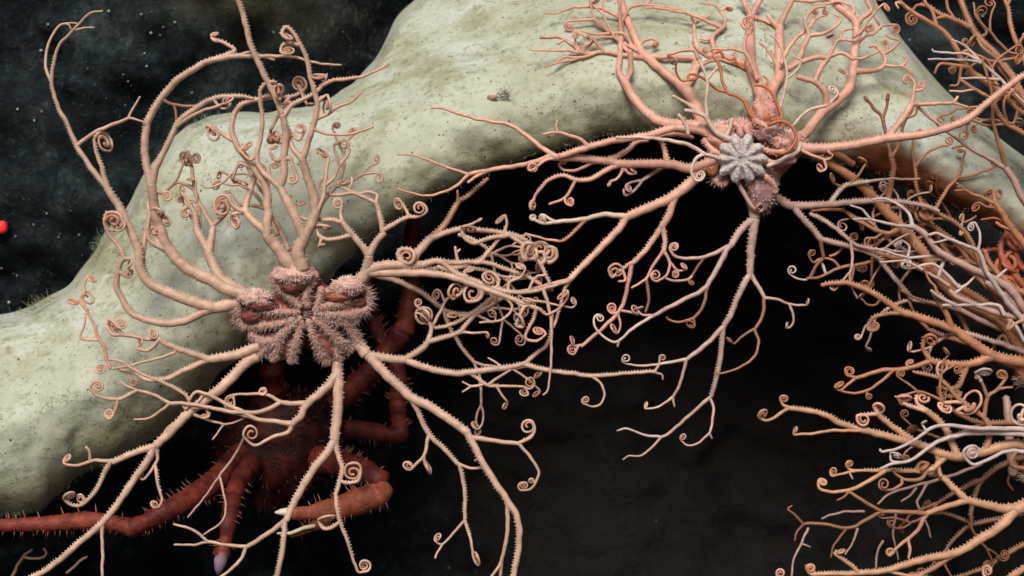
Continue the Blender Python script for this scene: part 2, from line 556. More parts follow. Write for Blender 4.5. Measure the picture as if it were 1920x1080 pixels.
def specks():
    g = Geo()
    spots = [(265, 27, 4), (328, 42, 4), (283, 62, 4), (300, 66, 3.5), (271, 100, 5), (275, 124, 4), (246, 161, 3), (240, 153, 3), (231, 140, 3), (90, 46, 3.5),
             (33, 205, 4), (64, 226, 4), (78, 209, 3), (513, 60, 4), (204, 21, 4), (360, 174, 3.5), (306, 51, 3), (63, 421, 4.5), (110, 445, 4), (29, 443, 4), (148, 440, 4),
             (88, 400, 3.5), (3, 503, 3.5), (25, 513, 3), (32, 517, 3), (164, 129, 3), (77, 95, 5), (17, 567, 4), (1842, 30, 4), (1705, 75, 5), (1230, 976, 2), (842, 1065, 3)]
    for _ in range(170):
        spots.append((rng.uniform(0, 300) if rng.random() < .6 else rng.uniform(0, 760), rng.uniform(0, 580), rng.uniform(0.8, 2.0)))
    for _ in range(60):
        spots.append((rng.uniform(520, 900), rng.uniform(960, 1080), rng.uniform(0.8, 1.8)))
    for x, y, r in spots:
        d = hit_depth(ROCK_BVH, x, y)
        if d is None:
            continue
        c = at(x, y, d - r)
        k = r * rng.uniform(.4, .75) * U * (1 + d * U / DIST)
        col = tuple(z * rng.uniform(.5, 1.1) for z in mix((0.14, 0.18, 0.18), (0.62, 0.68, 0.66), clamp((r - 0.8) / 3)))
        b = len(g.v)
        for i in range(5):
            th = math.pi * i / 4
            for j in range(6):
                ph = 2 * math.pi * j / 6
                g.v.append(c + Vector((math.sin(th) * math.cos(ph), math.cos(th), math.sin(th) * math.sin(ph))) * k * rng.uniform(.8, 1.15))
                g.c.append(col)
        for i in range(4):
            for j in range(6):
                g.f.append((b + i * 6 + j, b + i * 6 + (j + 1) % 6, b + (i + 1) * 6 + (j + 1) % 6, b + (i + 1) * 6 + j))
    o = g.build('white_specks', M_SPECK)
    tag(o, 'tiny white specks scattered over the dark rock', 'specks', None, 'stuff')
specks()

# ------------------------------------------------------------------ basket stars
PALE = {'w': lin(218, 194, 186), 'o': lin(202, 138, 102), 'm': lin(212, 172, 158), 'b': lin(178, 126, 92), 'p': lin(240, 180, 156), 'c': lin(236, 204, 182),
        'g': lin(224, 182, 158), 't': lin(216, 162, 126), 'r': lin(190, 104, 72), 'd': lin(152, 102, 76), 'l': lin(222, 160, 142), 'v': lin(170, 128, 128), 'y': lin(228, 180, 164), 'e': lin(120, 66, 58), 'q': lin(168, 92, 68), 'z': lin(128, 100, 96)}

class Star:
    def __init__(s, key, depth, seed):
        s.g = Geo()
        s.sp = Geo()
        s.key = key
        s.depth = depth
        s.S = []            # sampled centre points x,y,d,r
        s.rng = random.Random(seed)

    def near(s, x, y, lim=26):
        best, bd = None, lim * lim
        for q in s.S:
            dd = (q[0] - x) ** 2 + (q[1] - y) ** 2
            if dd < bd:
                best, bd = q, dd
        return best

    def limb(s, line):
        R = s.rng
        pts, curl, r0, r1, dz, key, spines, d0, side, free = [], None, None, None, None, s.key, True, None, 0, False
        for tok in line.split():
            h = tok[0]
            if h.isdigit() or h == '-':
                pts.append(tuple(float(q) for q in tok.split(',')))
            elif h == '@':
                curl = [float(q) for q in tok[1:].split(',')]
            elif h == 'r':
                q = [float(z) for z in tok[1:].split(',')]
                r0 = q[0]
                r1 = q[1] if len(q) > 1 else None
            elif h == 'z':
                dz = float(tok[1:])
            elif h == 'd':
                d0 = float(tok[1:])
            elif h == 'k':
                key = tok[1:]
            elif h == 'n':
                spines = False
            elif h == 's':
                side = -1 if tok[1:] == '-' else 1
            elif h == 'f':
                free = True
        par = None if free or not s.S else s.near(*pts[0])
        if par is not None:
            pts = [(par[0], par[1])] + ([p for p in pts[1:]] if math.dist(par[:2], pts[0]) < 9 else pts)
            sd = par[2]
            if r0 is None:
                r0 = max(2.2, par[3] * 0.86)
        else:
            sd = s.depth
        if d0 is not None:
            sd = d0
        if r0 is None:
            r0 = 5
        if r1 is None:
            r1 = max(2.0, r0 * (0.62 if curl is None else 0.55))
        L = sum(math.dist(pts[i], pts[i + 1]) for i in range(len(pts) - 1)) or 1
        if dz is None:
            dz = R.uniform(-0.16, 0.16) * L
        P, acc = [], 0
        wob = R.uniform(-0.05, 0.05) * L
        for i, p in enumerate(pts):
            if i:
                acc += math.dist(pts[i - 1], p)
            t = acc / L
            P.append((p[0], p[1], sd + dz * t + wob * math.sin(math.pi * t), r0 + (r1 - r0) * t ** 0.9))
        flare = par[3] * 0.93 if par is not None and d0 is None else 0
        nl = len(P)
        if curl:
            cx, cy = curl[0], curl[1]
            turns = curl[2] if len(curl) > 2 else R.uniform(1.35, 1.9)
            ex, ey, ed, er = P[-1]
            bx, by = P[-2][0], P[-2][1]
            rho = math.hypot(ex - cx, ey - cy)
            if rho < 3:
                rho = 6.0
            tx, ty = ex - bx, ey - by
            sg = 1 if (ex - cx) * ty - (ey - cy) * tx > 0 else -1
            a0 = math.atan2(ey - cy, ex - cx)
            n = int(turns * 14)
            turns = R.uniform(1.25, 2.2) if len(curl) < 3 else turns + 0.3
            n = max(14, int(turns * 15))
            tau = R.choice((0.15, 0.4, 0.7, 0.95, 1.15, 1.3)) * R.choice((-1, 1))
            wph, wam = R.uniform(0, 6.3), R.uniform(0.02, 0.12)
            dfx, dfy = R.uniform(-.22, .22) * rho, R.uniform(-.22, .22) * rho
            lift = R.choice((-1, -1, 1)) * R.uniform(0.1, 0.7) * rho
            ux_, uy_ = math.cos(a0), math.sin(a0)
            for k in range(1, n + 1):
                t = k / n
                w = turns * t                       # one open outer turn, then a tight inner knot
                rr = rho * ((1 - 0.40 * min(w, 1) ** 1.3) if w < 1 else 0.60 - 0.44 * ((w - 1) / max(.1, turns - 1)))
                rt = er * (1 - 0.3 * min(w, 1)) if w < 0.9 else max(er * 0.62, 0.17 * rho)
                rr = max(rr, er * 0.45)
                an = sg * turns * 2 * math.pi * t
                rr *= 1 + wam * (math.sin(an * 1.7 + wph) - math.sin(wph))
                cu, cv = rr * math.cos(an), rr * math.sin(an)
                P.append((cx + dfx * t + ux_ * cu - uy_ * cv * math.cos(tau), cy + dfy * t + uy_ * cu + ux_ * cv * math.cos(tau), ed + lift * t + cv * math.sin(tau),
                          max(1.5, rt)))
        Q = catmull(P, 2.7)
        # keep clear of the sponge
        trav = 0.0
        lim = []
        out = []
        for q in Q:
            h = hit_depth(SPONGE_BVH, q[0], q[1])
            d = q[2]
            lim.append(1e9 if h is None else h - q[3] * 1.35 - 2)
            d = min(d, lim[-1])
            rq = q[3] * (1 + 0.10 * noise.noise(Vector((q[0] / 13, q[1] / 13, 2))))
            q = (q[0] + 1.5 * noise.noise(Vector((q[0] / 17, q[1] / 17, 8))), q[1] + 1.5 * noise.noise(Vector((q[0] / 17, q[1] / 17, 18))), q[2], q[3])
            if flare:
                trav += math.dist(q[:2], out[-1][:2]) if out else 0
                rq = max(rq, min(flare, rq * 1.9) + (rq - min(flare, rq * 1.9)) * clamp(trav / (flare * 2.0 + 3)))
            out.append([q[0], q[1], d, rq])
        for _ in range(3):
            ds = [o[2] for o in out]
            for i in range(1, len(out) - 1):
                out[i][2] = min(out[i][2], (ds[i - 1] + ds[i] * 2 + ds[i + 1]) / 4) if ds[i] > (ds[i - 1] + ds[i + 1]) / 2 else (ds[i - 1] + ds[i] * 2 + ds[i + 1]) / 4
        for o_, l_ in zip(out, lim):
            o_[2] = min(o_[2], l_)
        base = PALE[key]
        tipc = mix(base, (min(1, base[0] * 1.06), base[1] * 1.02, base[2] * 1.0), 0.5)
        shade = R.uniform(0.86, 1.0)
        warm = mix(base, PALE['r'], R.uniform(0.35, 0.75))
        C, RR = [], []
        m = len(out)
        i_c = m
        if curl:
            lastp = P[nl - 1]
            i_c = min(range(m), key=lambda i: (out[i][0] - lastp[0]) ** 2 + (out[i][1] - lastp[1]) ** 2 - i * 1e-4)
        for i, q in enumerate(out):
            ann = 0.04 if i % 2 else -0.03
            RR.append(q[3] * (1 + (ann if q[3] > 2.4 else 0)))
            cc = base
            if curl and i > i_c:
                cc = mix(base, warm, sstep(0.3, 0.75, (i - i_c) / max(1, m - i_c))) if key not in 'wc' else base
            elif q[3] < 3.5:
                cc = tipc
            slow = 0.95 + 0.2 * noise.noise(Vector((q[0] / 28, q[1] / 28, s.depth + 5)))
            cc = tuple(z * slow * shade * (1.0 if i % 2 else 0.965) for z in cc)
            C.append(cc)
        s.g.tube([q[:3] for q in out], RR, C, 10 if r0 > 6 else 8)
        if spines:
            cnt = 0
            dist = 0
            for i in range(3, min(m - 2, i_c + 3)):
                q = out[i]
                if q[3] < 2.9:
                    break
                dist += math.dist(out[i][:3], out[i - 1][:3])
                if dist < max(5.0, 3.4 + q[3] * 0.34):
                    continue
                dist = 0
                tx, ty = out[i + 1][0] - out[i - 1][0], out[i + 1][1] - out[i - 1][1]
                l = math.hypot(tx, ty) or 1
                nx, ny = ty / l, -tx / l
                if side:
                    nx, ny = nx * side, ny * side
                elif ny > 0.0:
                    nx, ny = -nx, -ny
                for zt in (-0.3,):
                    zt += R.uniform(-.12, .12)
                    kk = 1 / math.sqrt(1 + zt * zt)
                    ln = q[3] * 0.30 + R.uniform(1.9, 3.0)
                    a_ = q[3] * 0.86
                    p = at(q[0] + nx * a_ * kk, q[1] + ny * a_ * kk, q[2] + zt * a_ * kk)
                    jx = R.uniform(-.12, .12)
                    e_ = at(q[0] + (nx + tx / l * jx) * (a_ + ln) * kk, q[1] + (ny + ty / l * jx) * (a_ + ln) * kk, q[2] + zt * (a_ + ln) * kk)
                    s.g.cone(p, e_, 2.0 * U, C[i], mix(C[i], (0.8, 0.72, 0.66), 0.6))
        for q in out[::2]:
            s.S.append(tuple(q))

    def grow(s, x, y, ang, L, r, lv, key, d=None, bend=0.5):
        """an arm that keeps forking in two and ends in curled tips"""
        R = s.rng
        k = R.uniform(-bend, bend)
        pts, a, px, py = ['%.1f,%.1f' % (x, y)], ang, x, y
        for i in range(4):
            px += math.cos(a) * L / 4
            py += math.sin(a) * L / 4
            a += k / 3
            pts.append('%.1f,%.1f' % (px, py))
        line = ' '.join(pts)
        if lv == 0:
            sg, q = R.choice((-1, 1)), R.uniform(6, 11)
            line += ' @%.1f,%.1f' % (px - math.sin(a) * q * sg, py + math.cos(a) * q * sg)
        line += ' r%.1f,%.1f k%s' % (r, max(2.0, r * .78), key)
        if d is not None:
            line += ' d%.1f f' % d
        if r < 3.4:
            line += ' n'
        s.limb(line)
        if lv > 0:
            for sg in (-1, 1):
                if R.random() < 0.92:
                    s.grow(px, py, a + sg * R.uniform(.25, .6), L * R.uniform(.5, .85), max(2.1, r * .74), lv - 1, key, None, bend * 1.25)

    def limbs(s, text):
        for line in text.strip().splitlines():
            line = line.strip()
            if line and not line.startswith('#'):
                s.limb(line)

    def disc(s, cx, cy, depth, R, th0, ridge, groove, pink, tiltx=0.0, tilty=0.0, thick=0.55, sx=1.0, sy=1.0, spn=1100, slen=0.1, spcol=None, arms=None, notch=0.80, rw=0.095, ro=0.27, spr=1.05, rh=0.17, lw=0.42, lh=1.0):
        """a five-lobed disc with paired radial ridges, facing the camera and tilted"""
        NR, NT = 26, 130
        arms = arms or [th0 + k * 72 for k in range(5)]
        rad = [math.radians(q) for q in arms]
        def dang(a, b):
            return abs((a - b + math.pi) % (2 * math.pi) - math.pi)
        def shape(t, th):
            lob = max(math.exp(-(dang(th, q) / lw) ** 4) for q in rad)
            rr = t * (notch + (1.04 - notch) * lob) * (1 + 0.10 * t * noise.noise(Vector((math.cos(th) * 1.9, math.sin(th) * 1.9, R * 0.37))))
            rid = max(max(math.exp(-((dang(th, q + o) * max(t, .15)) / rw) ** 2) for o in (-ro, ro)) for q in rad)
            rid *= sstep(0.06, 0.3, t)
            h = thick * 0.62 * (1 - t ** 2.4) + rh * rid * (1 - 0.4 * t) + 0.20 * lh * lob * sstep(.3, .85, t) * (1 - t ** 6) - 0.16 * lh * (1 - lob) * sstep(.25, .7, t)
            h -= 0.10 * math.exp(-(t / 0.16) ** 2)
            return rr, h, rid, lob
        def pos(x, z, h):
            X, Y, H = x * sx, z * sy, h
            ca, sa = math.cos(tiltx), math.sin(tiltx)
            Y, H = Y * ca - H * sa, Y * sa + H * ca
            ca, sa = math.cos(tilty), math.sin(tilty)
            X, H = X * ca - H * sa, X * sa + H * ca
            return at(cx + X * R, cy - Y * R, depth - H * R)
        g = s.g
        b = len(g.v)
        rows = NR + 6
        for i in range(rows):
            for j in range(NT):
                th = 2 * math.pi * j / NT
                if i < NR:
                    t = i / (NR - 1)
                    rr, h, rid, lob = shape(t, th)
                    w = 0.03 * noise.noise(Vector((rr * math.cos(th) * 7, rr * math.sin(th) * 7, R))) + 0.022 * noise.noise(Vector((rr * math.cos(th) * 21, rr * math.sin(th) * 21, R)))
                    g.v.append(pos(rr * math.cos(th), rr * math.sin(th), h + w))
                    n = 0.5 + 0.5 * noise.noise(Vector((rr * math.cos(th) * 5, rr * math.sin(th) * 5, 3)))
                    c = mix(groove, pink, clamp(0.65 * lob * sstep(.45, .95, t) + 0.35 * n * t))
                    c = mix(c, ridge, clamp(rid * 0.95))
                    g.c.append(c)
                else:
                    k = (i - NR + 1) / 6
                    rr, h, rid, lob = shape(1, th)
                    rr *= math.cos(k * 1.45)
                    g.v.append(pos(rr * math.cos(th), rr * math.sin(th), h - 0.34 * math.sin(k * 1.5)))
                    g.c.append(pink)
        for i in range(rows - 1):
            for j in range(NT):
                a0, a1 = b + i * NT + j, b + i * NT + (j + 1) % NT
                g.f.append((a0, a0 + NT, a1 + NT, a1))
        for _ in range(spn):
            q = s.rng.choice(rad)
            o = s.rng.choice((-ro, ro))
            t = math.sqrt(s.rng.uniform(0.02, 1.02))
            th = q + o + s.rng.gauss(0, 0.055) / max(t, 0.2)
            rr, h, rid, lob = shape(min(t, 1), th)
            p = pos(rr * math.cos(th), rr * math.sin(th), h)
            out = 0.25 + 0.75 * t
            ln = slen * s.rng.uniform(.5, 1.15)
            sd = s.rng.gauss(0, .45)
            ex = math.cos(th) * out - math.sin(th) * sd
            ez = math.sin(th) * out + math.cos(th) * sd
            tip = pos(rr * math.cos(th) + ex * ln, rr * math.sin(th) + ez * ln, h + ln * s.rng.uniform(.4, 1.1))
            cl = mix(spcol or ridge, (0.85, 0.8, 0.76), s.rng.uniform(0, .6))
            s.sp.cone(p, tip, spr * U, mix(cl, groove, 0.25), cl)

    def ridge(s, line, cx, cy, R0, r, L, dens, base=None, tipc=None, sr=1.05, lift=6):
        """a crest of the disc clothed in fine spines"""
        R = s.rng
        base = base or lin(184, 136, 122)
        tipc = tipc or lin(232, 210, 198)
        pts = [tuple(float(q) for q in t.split(',')) for t in line.split()]
        P = []
        for x, y in pts:
            t = min(1, math.hypot(x - cx, (y - cy) / .85) / R0)
            d = 14 - R0 * (0.31 * (1 - t ** 2.4) + 0.16 * t * (1 if y < 600 else .55)) - lift
            P.append((x, y, d, r * (0.75 + 0.45 * t)))
        Q = catmull(P, 4)
        s.g.tube([q[:3] for q in Q], [q[3] for q in Q], [mix(base, PALE['y'], .25 * R.random()) for q in Q], 10)
        for i in range(1, len(Q) - 1):
            q = Q[i]
            tx, ty = Q[i + 1][0] - Q[i - 1][0], Q[i + 1][1] - Q[i - 1][1]
            l = math.hypot(tx, ty) or 1
            tx, ty = tx / l, ty / l
            for _ in range(int(dens * q[3] / 3.2)):
                an = R.gauss(0, 0.85)
                nx, ny, nz_ = -ty * math.sin(an), tx * math.sin(an), -math.cos(an)
                j = R.uniform(-2, 2)
                p = (q[0] + nx * q[3] * .9 + tx * j, q[1] + ny * q[3] * .9 + ty * j, q[2] + nz_ * q[3] * .9)
                ll = L * R.uniform(.45, 1.05)
                ox, oy = (p[0] - cx) / R0, (p[1] - cy) / R0
                e_ = (p[0] + (nx + R.gauss(0, .25) + ox * .5) * ll, p[1] + (ny + R.gauss(0, .25) + oy * .5 + (.42 if q[1] < 600 else .12)) * ll, p[2] + nz_ * ll * .7)
                k = R.uniform(0, 1)
                s.sp.cone(at(*p), at(*e_), sr * U, mix(base, tipc, .35 * k), mix(base, tipc, .45 + .55 * k))

    def lobe(s, cx, cy, d, rx, ry, rd, key, nsp, L):
        """a knobbly swelling at the root of an arm, fringed with stubby spines"""
        R = s.rng
        b = len(s.g.v)
        NI, NJ = 20, 30
        col = PALE[key]
        pts = []
        for i in range(NI + 1):
            th = math.pi * i / NI
            for j in range(NJ):
                ph = 2 * math.pi * j / NJ
                n = (math.sin(th) * math.cos(ph), -math.cos(th), math.sin(th) * math.sin(ph))
                k = 1 + 0.22 * noise.noise(Vector(n) * 2.6 + Vector((cx, cy, 0))) + 0.1 * noise.noise(Vector(n) * 6.0 + Vector((cy, cx, 0)))
                p = (cx + n[0] * rx * k, cy + n[1] * ry * k, d + n[2] * rd * k)
                s.g.v.append(at(*p))
                s.g.c.append(mix(col, PALE['e'], clamp(0.15 + 0.9 * noise.noise(Vector(n) * 3.1 + Vector((cy, 0, 3))))))
                if n[2] < 0.25 and 0 < i < NI:
                    pts.append((p, n))
        for i in range(NI):
            for j in range(NJ):
                s.g.f.append((b + i * NJ + j, b + (i + 1) * NJ + j, b + (i + 1) * NJ + (j + 1) % NJ, b + i * NJ + (j + 1) % NJ))
        for _ in range(nsp):
            p, n = R.choice(pts)
            l = L * R.uniform(.5, 1.1)
            q = (p[0] + n[0] * l + R.uniform(-2, 2), p[1] + n[1] * l + R.uniform(-2, 2), p[2] + n[2] * l)
            s.sp.cone(at(*p), at(*q), (1.15 if nsp > 250 else 1.5) * U, mix(col, (.8, .7, .66), .3), mix(col, (.85, .8, .78), .6))

    def build(s, label, cat='basket star', group=None):
        o = s.g.build('basket_star', M_STAR)
        tag(o, label, cat, group)
        if s.sp.v:
            q = s.sp.build('spine_fringe', M_SPINE, o)
            tag(q, kind='stuff')
        return o

GRP = 'basket stars clinging to the sponge'

A = Star('g', -20, 1)
A.disc(574, 592, 14, 112, 18, lin(158, 100, 88), lin(122, 58, 50), lin(190, 116, 100), 0.12, 0.0, 0.5, 1.05, 0.85, 0, 0.1,
       arms=[20, 97, 168, 236, 304], notch=0.66, rw=0.115, ro=0.30, rh=0.06)
A.lobe(551, 517, -38, 37, 19, 22, 'y', 520, 5)
A.lobe(480, 559, -28, 33, 15, 20, 'y', 460, 5)
A.lobe(652, 538, -30, 30, 18, 22, 'y', 420, 5)
A.lobe(576, 588, -12, 15, 12, 12, 'z', 120, 7)
A.lobe(548, 537, -36, 24, 14, 16, 'e', 0, 8)
A.lobe(494, 574, -30, 26, 10, 14, 'e', 0, 8)
A.lobe(472, 594, -20, 20, 12, 14, 'e', 0, 8)
A.lobe(634, 557, -31, 23, 10, 14, 'q', 0, 8)
A.lobe(668, 566, -15, 20, 13, 14, 'e', 0, 8)
A.lobe(622, 650, -3, 18, 24, 14, 'e', 0, 8)
A.lobe(503, 640, -3, 20, 20, 12, 'e', 0, 8)
for ln in ('514,512 522,535 545,558 564,576', '592,512 581,535 573,556 577,577', '603,540 599,562 592,580', '516,508 550,502 588,508',
           '462,567 490,580 525,585 562,585', '447,585 453,607 488,612 530,605 565,596', '452,552 447,570 446,590', '456,556 480,549 505,556',
           '670,530 645,543 612,546', '660,553 642,567 615,573 588,582', '694,562 686,580 656,590 620,590 590,588', '668,527 686,545 694,565',
           '562,598 532,624 504,650 482,670', '566,602 556,640 546,680', '530,622 522,650 512,676', '470,625 490,640 510,640',
           '578,600 588,632 602,664 616,682', '588,596 612,616 634,638 660,658', '648,606 664,628 676,652', '600,600 640,604 672,600', '640,636 632,662 640,676'):
    A.ridge(ln, 574, 592, 112, 7.5, 11.5, 4.6)
A.limbs('''
552,505 520,465 498,440 r15,10 d-40 z-10 f
498,440 503,400 498,350 480,322 467,302 445,275 435,245 440,213 455,195 480,187 505,180 @517,170,1.6 r9,4 z-20
470,185 520,182 550,180 565,172 @560,158 r4,3
497,438 470,410 461,385 472,350 482,318 r8,5 z30
480,309 450,307 441,322 437,335 @452,340 r3.4,2.6
441,325 415,343 390,352 375,345 r2.6,2
458,398 440,388 430,372 @416,386 r6,3.4
452,400 438,402 @441,416 r5,3
566,505 560,470 572,445 r15,11 d-45 z-12 f
572,445 550,400 532,365 525,350 r9.5,8 z-10
525,350 488,317 482,295 487,268 492,230 487,180 495,160 512,153 @517,172 r5.5,3.2 z-30
527,352 533,320 533,290 536,262 534,235 530,215 r7.5,6.5 z-20
530,215 515,180 500,150 485,120 470,85 459,40 447,0 438,-45 r6,4.5 z-50 s-
532,218 545,200 565,188 585,178 604,162 611,143 @597,143 r5.2,3 z-10
572,445 590,405 589,372 575,327 567,297 r10,7.5 z-20
567,297 577,270 587,237 595,200 590,175 580,137 574,107 562,82 547,58 536,50 529,62 @538,68,1.0 r6.2,3.2 z-40
562,83 545,82 530,84 526,95 @540,94 r4,2.6
567,297 548,276 541,250 527,214 510,240 @520,255 r6,3 z20
590,225 615,213 635,200 660,190 677,173 r3.4,2 kp n
597,190 612,178 @613,198 r4,2.6
585,240 610,250 650,252 700,238 r3,2 kp n
592,396 606,370 612,320 616,298 @605,288 r5,3
610,350 625,335 636,313 655,285 652,276 @645,270 r3.2,2.4
636,313 630,290 626,272 @632,268 r3,2.2
600,157 625,151 670,146 700,135 727,122 r4.2,1.8 kp
560,160 575,195 @582,196 r3.6,2.6
545,180 533,195 @541,197 r3.6,2.6
485,290 470,300 452,285 @462,275 r3.4,2.4 kp
505,250 500,262 @510,262 r3.4,2.6 kp
540,250 560,262 570,250 @562,243 r3.6,2.6 kp
545,300 556,330 @548,336 r4,2.8
515,300 505,282 @514,278 r3.6,2.6
''')
A.limbs('''
460,552 425,542 400,527 350,502 317,467 297,420 287,370 285,345 r13,9 d-20 z-30 f s
285,345 273,300 272,265 280,220 320,162 362,130 400,112 450,105 r7.5,5.2 z-30 s
450,105 540,106 580,115 610,120 640,122 r4.4,1.8 n
440,103 470,98 500,108 515,112 r3,2.2 n
395,113 440,95 425,83 408,76 @402,72 r4.6,3
408,76 395,66 @402,64 r3.5,2.4
287,345 295,310 315,270 335,230 365,205 400,185 445,180 475,185 r6.6,3.6 z-20 s
306,190 330,197 370,199 r3.2,2.4 kb n
325,198 333,232 r2.6,2 kb n
330,240 370,212 420,195 @428,188 r4,2.4 n
400,188 415,203 430,200 432,190 @424,190 r3,2.2 n
440,268 415,250 398,237 @400,252 r4.2,3
398,237 388,236 @396,246 r3.6,2.6 kp
317,470 285,455 277,430 283,395 @296,400 r6,3
285,360 305,362 @313,368 r3,2.6
455,548 415,522 400,495 390,472 r11,9.5 d-20 z20 f
390,472 370,432 363,395 350,382 r8,5
350,380 342,395 @348,400 r5,3
363,395 350,372 335,357 @338,363 r4,2.4
390,472 397,445 400,425 r7.5,6
400,425 382,395 367,365 360,320 353,286 r5,3
353,286 343,286 @350,300 r3.2,2.6
355,300 365,288 @368,297 r3,2.4
365,355 345,345 330,343 312,358 r4,2.2 n
325,345 340,318 345,300 r3,2 n
400,425 420,405 431,385 428,372 @415,387 r4.8,3
300,425 308,405 @312,415 r4,2.8
300,470 290,445 @288,430 r4,2.6
''')
A.limbs('''
450,565 425,573 400,576 350,562 310,547 280,530 263,505 258,465 237,415 220,382 200,352 r12,7 d-10 z-40 f
200,352 175,320 145,275 125,230 107,195 97,155 100,125 110,87 137,57 162,30 175,22 192,21 r5.6,1.8 z-40 s
97,158 86,125 87,100 95,72 112,48 128,46 133,55 r3.4,1.8 n
112,48 130,43 145,44 r2,1.6 n
141,57 160,52 177,52 r2,1.5 n
200,350 190,312 180,285 177,262 185,250 @195,268 r4.8,3 z-10
147,272 175,250 207,235 240,222 r4,3 z-20 n
240,222 250,202 263,181 r2.4,1.7 n
240,222 255,224 271,229 r2.4,1.7 n
275,528 267,490 271,450 281,410 278,380 r6.5,3.5 z30
400,578 372,590 345,602 312,606 275,600 245,585 230,562 219,540 220,520 225,495 235,482 r8.5,5 z-20
235,482 225,465 205,440 197,420 198,402 @211,418 r4.6,3
200,412 215,405 228,412 @222,424 r3.4,2.6
235,483 247,485 @243,495 r4,2.6
226,510 240,520 @244,512 r4,2.8
485,650 437,667 390,673 r10,8 d-10 z-10 f
390,673 350,660 312,645 297,635 r6.5,5 z-20
297,635 270,634 232,628 212,627 200,612 203,600 @211,612 r4.2,3
232,628 222,618 217,603 @227,608 r3.4,2.4
297,635 278,657 258,655 @262,645 r4.6,3
292,632 278,622 @287,627 r4,2.6
390,675 350,692 312,710 275,712 255,700 237,697 220,690 r6,3.4
237,697 247,712 @252,717 r3.4,2.4
325,662 275,677 237,687 212,691 198,685 @190,692 r3.2,2.2 n
205,690 200,675 195,650 185,635 175,607 162,582 152,570 @138,566 r3.6,2.6 kp
160,582 152,562 155,550 @166,560 r3.4,2.4 kp
185,637 152,634 158,610 160,588 r2.8,2.2 kp n
157,556 158,535 165,517 @172,523 r2.6,2 kp n
480,668 460,682 440,702 410,732 375,757 350,777 322,808 292,836 r10.5,8 d-5 z-30 f
292,836 250,850 212,867 r6.5,5.5 z-10
212,867 175,864 150,872 130,872 120,868 @126,860 r4,2.6 n
170,864 168,848 161,838 r3,2.6 n
208,870 195,890 180,920 162,940 147,949 130,945 120,935 @131,930 r5,3
160,942 158,934 @151,936 r3,2.2
288,840 280,858 250,902 220,945 195,977 150,1017 112,1050 82,1072 50,1087 0,1110 r7,5 z-40
193,980 192,1010 193,1040 191,1090 r3.6,2.8 n
294,840 295,860 287,877 272,897 @265,891 r3.8,2.4 n
290,872 297,910 304,935 298,950 @290,946 r3.6,2.4
458,820 445,845 432,866 420,880 410,893 r2.8,2.4 km n f d40
410,893 385,930 352,970 r2.4,1.8 km n
411,893 418,920 423,950 416,978 382,1003 r2.4,1.8 km n
330,790 318,800 308,812 302,830 r3.6,2.6 n
''')
A.limbs('''
634,680 633,700 635,740 631,790 627,826 r11,9 d0 z-20 f
633,704 620,717 597,740 572,762 563,782 546,797 r8.5,6.5 z-20
578,757 550,757 525,755 r5.4,4.6 n
525,755 500,740 470,739 437,741 425,745 @432,752 r3.8,2.2 n
500,740 497,728 @494,735 r3.2,2.4
525,756 500,768 470,774 430,772 387,763 350,757 320,757 r4.4,3.6 z-20 n
320,757 287,740 260,732 r3.4,3 n
260,732 240,725 225,715 r2.6,1.8 n
258,733 232,745 212,749 185,742 170,730 172,720 @183,724 r4,2.8
222,750 218,765 207,785 198,780 @205,776 r3.4,2.6
318,758 295,775 275,785 252,786 r3.2,2 n
546,797 510,790 480,785 450,770 405,747 372,734 358,745 350,765 340,758 r5,2.4 z-20 n
480,782 430,772 395,765 360,765 r4,3 n
360,750 345,738 312,720 275,705 250,692 225,677 205,673 r3.6,2.4 z-20
355,772 387,787 420,796 r3,2.4 n
420,796 445,790 460,782 r2.2,1.8 n
420,796 408,812 398,824 r2.2,1.8 n
545,797 540,810 510,820 480,835 460,822 @470,812 r4.6,2.6 n
360,765 380,742 372,736 r3.4,2.6 n
437,741 440,758 @430,760 r2.6,2 n
388,765 392,778 @383,780 r3.4,2.8
627,826 615,847 590,877 562,922 547,952 537,975 r8.2,6.4 z-30
537,975 510,995 480,1015 462,1027 r5.2,4.2 n
462,1027 425,1022 390,1015 r3.6,3 n
390,1015 372,1000 357,992 325,982 r3,2.2 n
388,1015 365,1021 327,1022 r3,2 n
465,1027 450,1050 422,1077 380,1100 r3.6,2.6 n
536,975 533,1005 528,1040 520,1080 513,1115 r5.6,4.4
627,826 632,847 641,880 636,905 631,925 631,947 637,980 650,1010 664,1055 672,1073 682,1072 @684,1060 r5.2,2.6 z10
637,900 652,906 672,900 676,880 @660,884 r3.6,2.8
634,978 620,990 605,990 597,975 @613,971 r3.8,2.8
''')
